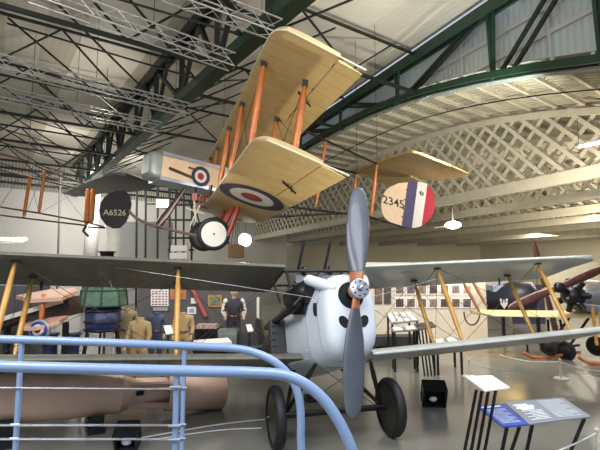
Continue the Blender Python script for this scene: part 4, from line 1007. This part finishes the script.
# ================================================================ dark display boards with pictures
d0,d1=V((P(138,300,12.2).x,12.2,0)),V((P(262,300,12.6).x,12.6,0)); dd_=(d1-d0).normalized(); dn=V((dd_.y,-dd_.x,0))
bo=MB().slab([d0,d1,d1+UP*1.95,d0+UP*1.95],dn*.12).build('display_board',m_dgrey); tag(bo,'long dark grey display board hung with pictures left of the biplane nose','display board')
onb=lambda x,y: PP(x,y,d0+dn*.078,dn)
def pic(label,x0,y0,x1,y1,fr,inner,name='poster',inset=.86,marks=None,cat='picture'):
    q=[onb(x0,y0),onb(x1,y0),onb(x1,y1),onb(x0,y1)]; o=MB().slab(q,dn*.03).build(name,fr); tag(o,label,cat,'pictures on the dark display board')
    c=sum(q,V())/4
    if inner: MB().slab([c+(p-c)*inset+dn*.018 for p in q],dn*.008).build('picture',inner,o)
    if marks:
        mb=MB(); random.seed(3)
        for i in range(5):
            for j in range(6):
                p=q[0].lerp(q[1],.12+.19*i+.02*random.random()).lerp(q[3].lerp(q[2],.12+.19*i),.1+.16*j); mb.box(p+dn*.024,(.05,.006,.025),.3)
        mb.build('printed_marks',marks,o)
pic('white poster with rows of small dark marks',151,289.5,168.5,306,m_paper,mat('poster_pale',(228,208,206),.6),marks=mat('dark_marks',(60,46,56),.6))
pic('pale lower caption strip under the poster of small marks',152,307,169,311,m_dgrey,mat('caption_grey',(150,146,140),.6))
pic('orange-brown picture behind the yellow strut',170.5,289,186,299.5,mat('orange_poster',(190,126,80),.6),mat('orange_poster_inner',(170,104,66),.6,0,.3,12))
pic('gold-framed landscape painting on the dark board above a black desk',208,295,222,307,mat('gold_frame',(186,140,72),.35,.3),mat('painting_green',(104,112,84),.5,0,.5,9),'painting',.72)
pic('small white card beside the red pole',191,298,198.5,303.5,m_paper,None,'card')
pic('white notice with a blue block right of the yellow strut',187.5,307,196,314,m_paper,mat('notice_blue',(150,160,190),.6),'card',.6)
pic('white notice lower right of the yellow strut',190,315.5,193.5,326,m_paper,mat('notice_pale',(220,216,206),.6),'card',.8)
rp_=MB().tube([onb(191.5,287)+dn*.1,onb(206,316)+dn*.1],.06,10); o=rp_.build('flag_pole',[mat('faded_red',(164,84,76),.6)]); tag(o,'faded red pole leaning across the dark board','pole')
def card(label,q,D):
    pts=quad(q,D); c=sum(pts,V())/4; r=thing('caption_stand',label,'caption stand',V((c.x,c.y,0)),'white caption stands')
    MB().slab(pts,V((0,-.01,.02))).build('card',m_paper,r); MB().bar(V((c.x,c.y,0)),c,.03).build('post',m_black,r); MB().box(V((c.x,c.y,.01)),(.2,.2,.02)).build('base',m_black,r)
card('white caption card on a stand left of the yellow strut',((163.5,326),(171,325.5),(173.5,333.5),(166,334.5)),(9.0,9.0,8.8,8.8))
card('white caption card on a stand below the mannequin in waistcoat',((246,325),(251,324.5),(253.5,331),(248,332)),(9.2,9.2,9.0,9.0))
ca_=thing('display_case','long pale-topped display case below the painting','display case',V((P(212,340,9.6).x,9.6,0)))
q=quad(((194,341),(228,338.5),(232,343),(193,345.5)),(10,10,9.4,9.4)); MB().slab(q,V((0,0,.04))).build('top',m_paper,ca_)
c=sum(q,V())/4; MB().box(V((c.x,c.y,c.z/2-.02)),(.7,.4,c.z-.06)).build('base',m_black,ca_)
ch=thing('photo_desk','black desk with a strip of small photographs under the painting','desk',V((P(208,330,10.9).x,10.9,0)))
a,b=P(198,326,10.8),P(218,326,10.8); MB().bar(a,b,.35,.09).build('photo_strip',mat('photo_strip_print',(178,150,140),.5,0,.5,14),ch)
MB().box(V(((a.x+b.x)/2,10.95,(a.z-.05)/2)),((b-a).length+.1,.5,a.z-.06)).build('cabinet',m_black,ch)
gl=MB().box(V((P(228.5,335,10.4).x,10.4,.35)),(.42,.4,.7)).build('glass_case',mat('case_glass',(120,128,122),.15,0,.2,8)); tag(gl,'small grey glass case at the feet of the mannequin in waistcoat','display case')
bk_=MB().box(V((P(250,338,10.6).x,10.6,.3)),(.5,.4,.6)).build('plinth',mat('charcoal_plinth',(62,60,60),.6)); tag(bk_,'charcoal plinth left of the biplane fuselage behind the railing end','plinth')
pt=PZ(257,345,0); o=MB().tube([V((P(258,300,11.5).x,11.5,0)),P(258,297,11.5)],.035,10).ball(P(257.5,338,11.4),.09,0,12).build('post',m_white); tag(o,'slim white post at the right end of the dark display board','post')
# ================================================================ far left wall furniture
def cyl(name,label,cat,px,y0,y1,D,r,m,cone=1):
    z0,z1=P(px,y1,D).z,P(px,y0,D).z; o=MB().lathe(V((P(px,y1,D).x,D,0)),UP,[(max(z0,0),0),(max(z0,0),r),(z1,r*cone),(z1,0)],28).build(name,m); tag(o,label,cat); return o
cyl('pillar','grey round pillar below the tail of the hung dark aircraft','pillar',88.5,165,300,31,.45,mat('grey_pillar',(166,164,160),.6))
cyl('pillar','white round pillar right of the rudder marked A6526','pillar',113,205,300,29,.62,m_white)
dk=MB().lathe(V((P(107,256,26).x,26,0)),UP,[(P(107,258,26).z,0),(P(107,258,26).z,.35),(P(107,253,26).z,.38),(P(107,251.5,26).z,.55),(P(107,251,26).z,0)],20).build('chimney_cap',m_black); tag(dk,'black round cap above the grey wing below the rudder','cap')
pr_=thing('pipe_column','slim dark pipe running up the white end wall','pipe',V((P(59,260,30).x,30,0))); MB().tube([V((P(59,260,30).x,30,0)),P(60.5,172,30)],.07,8).build('pipe',m_dgrey,pr_)
# grey lower building block and dark racking
q0,q1=V((P(119,280,27).x,27,0)),V((P(171,280,30).x,30,0))
o=MB().slab([q0,q1,q1+UP*P(171,222,30).z,q0+UP*P(119,222,27).z],V((0,.2,0))).build('partition',mat('pale_grey_partition',(204,206,206),.6,0,.04)); tag(o,'pale grey partition below the hung propeller at left','partition')
rk=thing('storage_rack','dark tall racking behind the hung wheels at left','rack',V((P(178,280,25).x,25,0)))
for px in (137,146,158,170,176,184,192): MB().bar(V((P(px,280,25).x,25,0)),P(px,178,25),.09).build('upright',m_dgreen,rk)
for i,py in enumerate((190,205,220,238,250)): MB().bar(P(168,py,25),P(194,py,25),.14,.1).build('shelf',m_dgreen,rk)
for i,(x0,y0,x1,y1) in enumerate(((172,245,188,252),(171,253,188,259))):
    c=(P(x0,y0,24.5)+P(x1,y1,24.5))/2; o=MB().box(c,((P(x1,y0,24.5)-P(x0,y0,24.5)).x,.5,.32)).build('white_box',m_paper); tag(o,'white box on the dark racking, %s'%('upper of two' if i==0 else 'lower of two'),'box','white boxes on the racking')
sg_=thing('hanging_bar','white bar of small spot lamps on the end wall at far left','light bar',P(12,240,27)); MB().bar(P(-10,243,27),P(25,242,27),.12).build('bar',m_white,sg_)
for px in (3,8,13,19,24): MB().ball(P(px,239,26.9),.16,0,10,(1.4,1,.7)).build('lamp',glow('spot_lamp_glow_%d'%px,(1,.97,.9),4),sg_)
MB().bar(P(24.5,243,27),P(23.5,257,27),.05).build('bracket',m_white,sg_)
bsk=thing('wicker_basket','tan wicker balloon basket hanging behind the white wheel cover','basket',P(236,258,22))
mb=MB()
for k in range(6):
    z=P(236,258-2.2*k,22).z; c=P(236,258,22); mb.lathe(V((c.x,c.y,z)),UP,[(0,.38),(.055,.41),(.11,.38)],4 if False else 20)
mb.build('woven_side',mat('wicker',(160,128,84),.7,0,.2,20,.5,60),bsk)
c=P(236,258,22); MB().lathe(c,UP,[(0,0),(0,.38),(.03,.38),(.03,0)],20).build('bottom',m_brown,bsk)
for k in range(4): a=k*pi/2+.4; MB().tube([c+V((.38*cos(a),.38*sin(a),0)),c+V((.12*cos(a),.12*sin(a),1.6)),V((c.x,c.y,ZC))],.015,6).build('rope',m_brown,bsk)
# ================================================================ lamps
def lamp_ball(label,p,r,s,name='spot_lamp',col=(1,.93,.8),drop=None):
    q=thing(name,label,'lamp',p); MB().ball(p,r,0,14).build('bulb',glow('bulb_'+label[:18].replace(' ','_'),col,s),q)
    MB().lathe(p+V((.0,.1,.02)),V((0,1,.2)),[(-.12,r*1.25),(.0,r*1.2),(.2,r*.7),(.25,0)],18).build('housing',m_black,q)
    if drop: MB().tube([p+V((0,.12,r)),V((p.x,p.y+.12,drop))],.012,6).build('stem',m_black,q)
lamp_ball('bright spot lamp beside the white wheel of the hung biplane',P(245,240,24),.3,60,drop=ZC)
def tube_light(label,a,b,w,s):
    q=thing('batten_light',label,'ceiling light',(a+b)/2,'batten lights under the barrel roof'); MB().bar(a,b,w,.06).build('diffuser',glow('batten_'+str(len(OFF)),(1,.95,.86),s),q)
    MB().bar(a+V((0,0,.07)),b+V((0,0,.07)),w*1.2,.07).build('housing',m_white,q)
    for p in (a,b): MB().tube([p+V((0,0,.1)),V((p.x,p.y,7.0))],.008,5).build('drop_wire',m_wire,q)
tube_light('white batten light at right edge in front of the lattice truss',P(579,147,14.2),P(606,141,14),.14,14)
pl_=thing('pendant_light','glowing oval pendant light under the right-hand lattice trusses','ceiling light',P(453,225,24)); c=P(453,225,24)
MB().ball(c,.42,0,18,(1,1,.5)).build('globe',glow('pendant_glow',(1,.96,.88),14),pl_); MB().bar(P(434,228,24),P(450,226,24),.14,.05).build('arm',m_white,pl_); MB().tube([c,V((c.x,c.y,ZB+.2))],.02,6).build('stem',m_white,pl_)
wlamp=thing('flood_light','white flood light on the racking below the hung propeller','lamp',P(162.5,203.5,24.5)); c=P(162.5,203.5,24.5)
MB().box(c,(.6,.3,.42),.1).build('glass',glow('flood_glow',(.95,.98,1),6),wlamp); MB().box(c+V((0,.2,0)),(.7,.2,.5),.1).build('housing',m_dgrey,wlamp); MB().bar(P(147,204,24.7),P(158,204,24.7),.08).build('bracket',m_black,wlamp)
def area(name,loc,size,power,col,aim=None,sy=None):
    l=bpy.data.lights.new(name,'AREA'); l.energy=power; l.color=col; l.size=size
    if sy: l.shape='RECTANGLE'; l.size_y=sy
    o=bpy.data.objects.new(name,l); C.objects.link(o); o.location=loc
    if aim is not None: o.rotation_euler=(V(aim)-V(loc)).to_track_quat('-Z','Y').to_euler()
    return o
def spot(name,loc,aim,power,ang,col,r=.08,blend=.6):
    l=bpy.data.lights.new(name,'SPOT'); l.energy=power; l.color=col; l.spot_size=R(ang); l.spot_blend=blend; l.shadow_soft_size=r
    o=bpy.data.objects.new(name,l); C.objects.link(o); o.location=loc; o.rotation_euler=(V(aim)-V(loc)).to_track_quat('-Z','Y').to_euler(); return o
area('hall_lamp_near',(.8,.3,6),3,330,(.9,.95,1),(.6,5,1))
area('bomb_fill',(-4.5,.5,6),3,430,(.95,.95,.98),(-2.6,5.6,.5))  # fill light added to brighten the bomb, no actual fixture
area('hall_lamp_mid',(3.4,6.5,7.3),3,380,(1,.97,.9),(2,8,0))
area('hall_lamp_left',(-12,20,7.5),6,900,(1,.96,.9),(-12,21,0))
area('hall_lamp_end',(-13,30,7.5),6,1200,(1,.97,.92),(-15,38,3))
area('bay_lamp_near',(11,17,5.1),3,420,(1,.93,.8),(11,17.5,0))
area('photo_wall_fill',(5.5,10.2,5.4),2,260,(1,.95,.86),(4,12.4,1.4))  # fill added in mid-air to lift the photograph wall
area('board_fill',(-3,9.8,4.2),2,110,(1,.95,.86),(-3.2,12.3,1.2))  # fill added to brighten the dark boards and mannequins
area('bay_lamp_mid',(18,26,5.1),5,1000,(1,.93,.8),(18,27,0))
area('bay_lamp_far',(22,40,5.1),6,1000,(1,.93,.8),(22,41,0))
spot('uplight_tan_wing',(1.5,8.6,.4),(-.6,9,6.5),460,75,(1,.9,.66))
spot('uplight_tail',(5.2,10.5,.4),(3.6,14.2,5),480,60,(1,.84,.6))
spot('barrel_roof_fill',(8,13.5,2.6),(8.5,19,8.5),1050,130,(1,.92,.78))  # added fill that lifts the barrel roof, no fitting stands here
spot('bay_truss_fill',(15,21,2.6),(20,30,6),2600,140,(1,.9,.72))  # added fill for the undersides of the bay trusses
spot('roof_fill_left',(-8.6,18.6,7.2),(-9,16,10.4),400,165,(1,.94,.84),.4,1)  # this and the next three: fill spots added to brighten the hall roof
spot('roof_fill_far',(-14,26,7.2),(-14,28,10.4),520,165,(1,.94,.84),.4,1)  # added roof fill, far end
spot('roof_fill_near',(-4.5,6.2,7),(-5,9,10.4),280,165,(1,.95,.86),.4,1)  # added roof fill, near end
spot('roof_fill_mid',(1.8,12.4,7.4),(1.5,12.8,10.4),170,165,(1,.95,.86),.4,1)  # added roof fill, right of the heavy truss
spot('gable_fill',(5.2,12,5.2),(4.5,15,9.4),800,120,(.95,1,.97))  # fill added to brighten the gable sheeting and girder
w=bpy.data.worlds.new('world'); S.world=w; w.use_nodes=True; w.node_tree.nodes['Background'].inputs['Color'].default_value=(.7,.77,.9,1); w.node_tree.nodes['Background'].inputs['Strength'].default_value=.75
vs=S.view_settings; vs.view_transform='Standard'; vs.look='None'; vs.gamma=1; vs.use_curve_mapping=False; vs.exposure=0
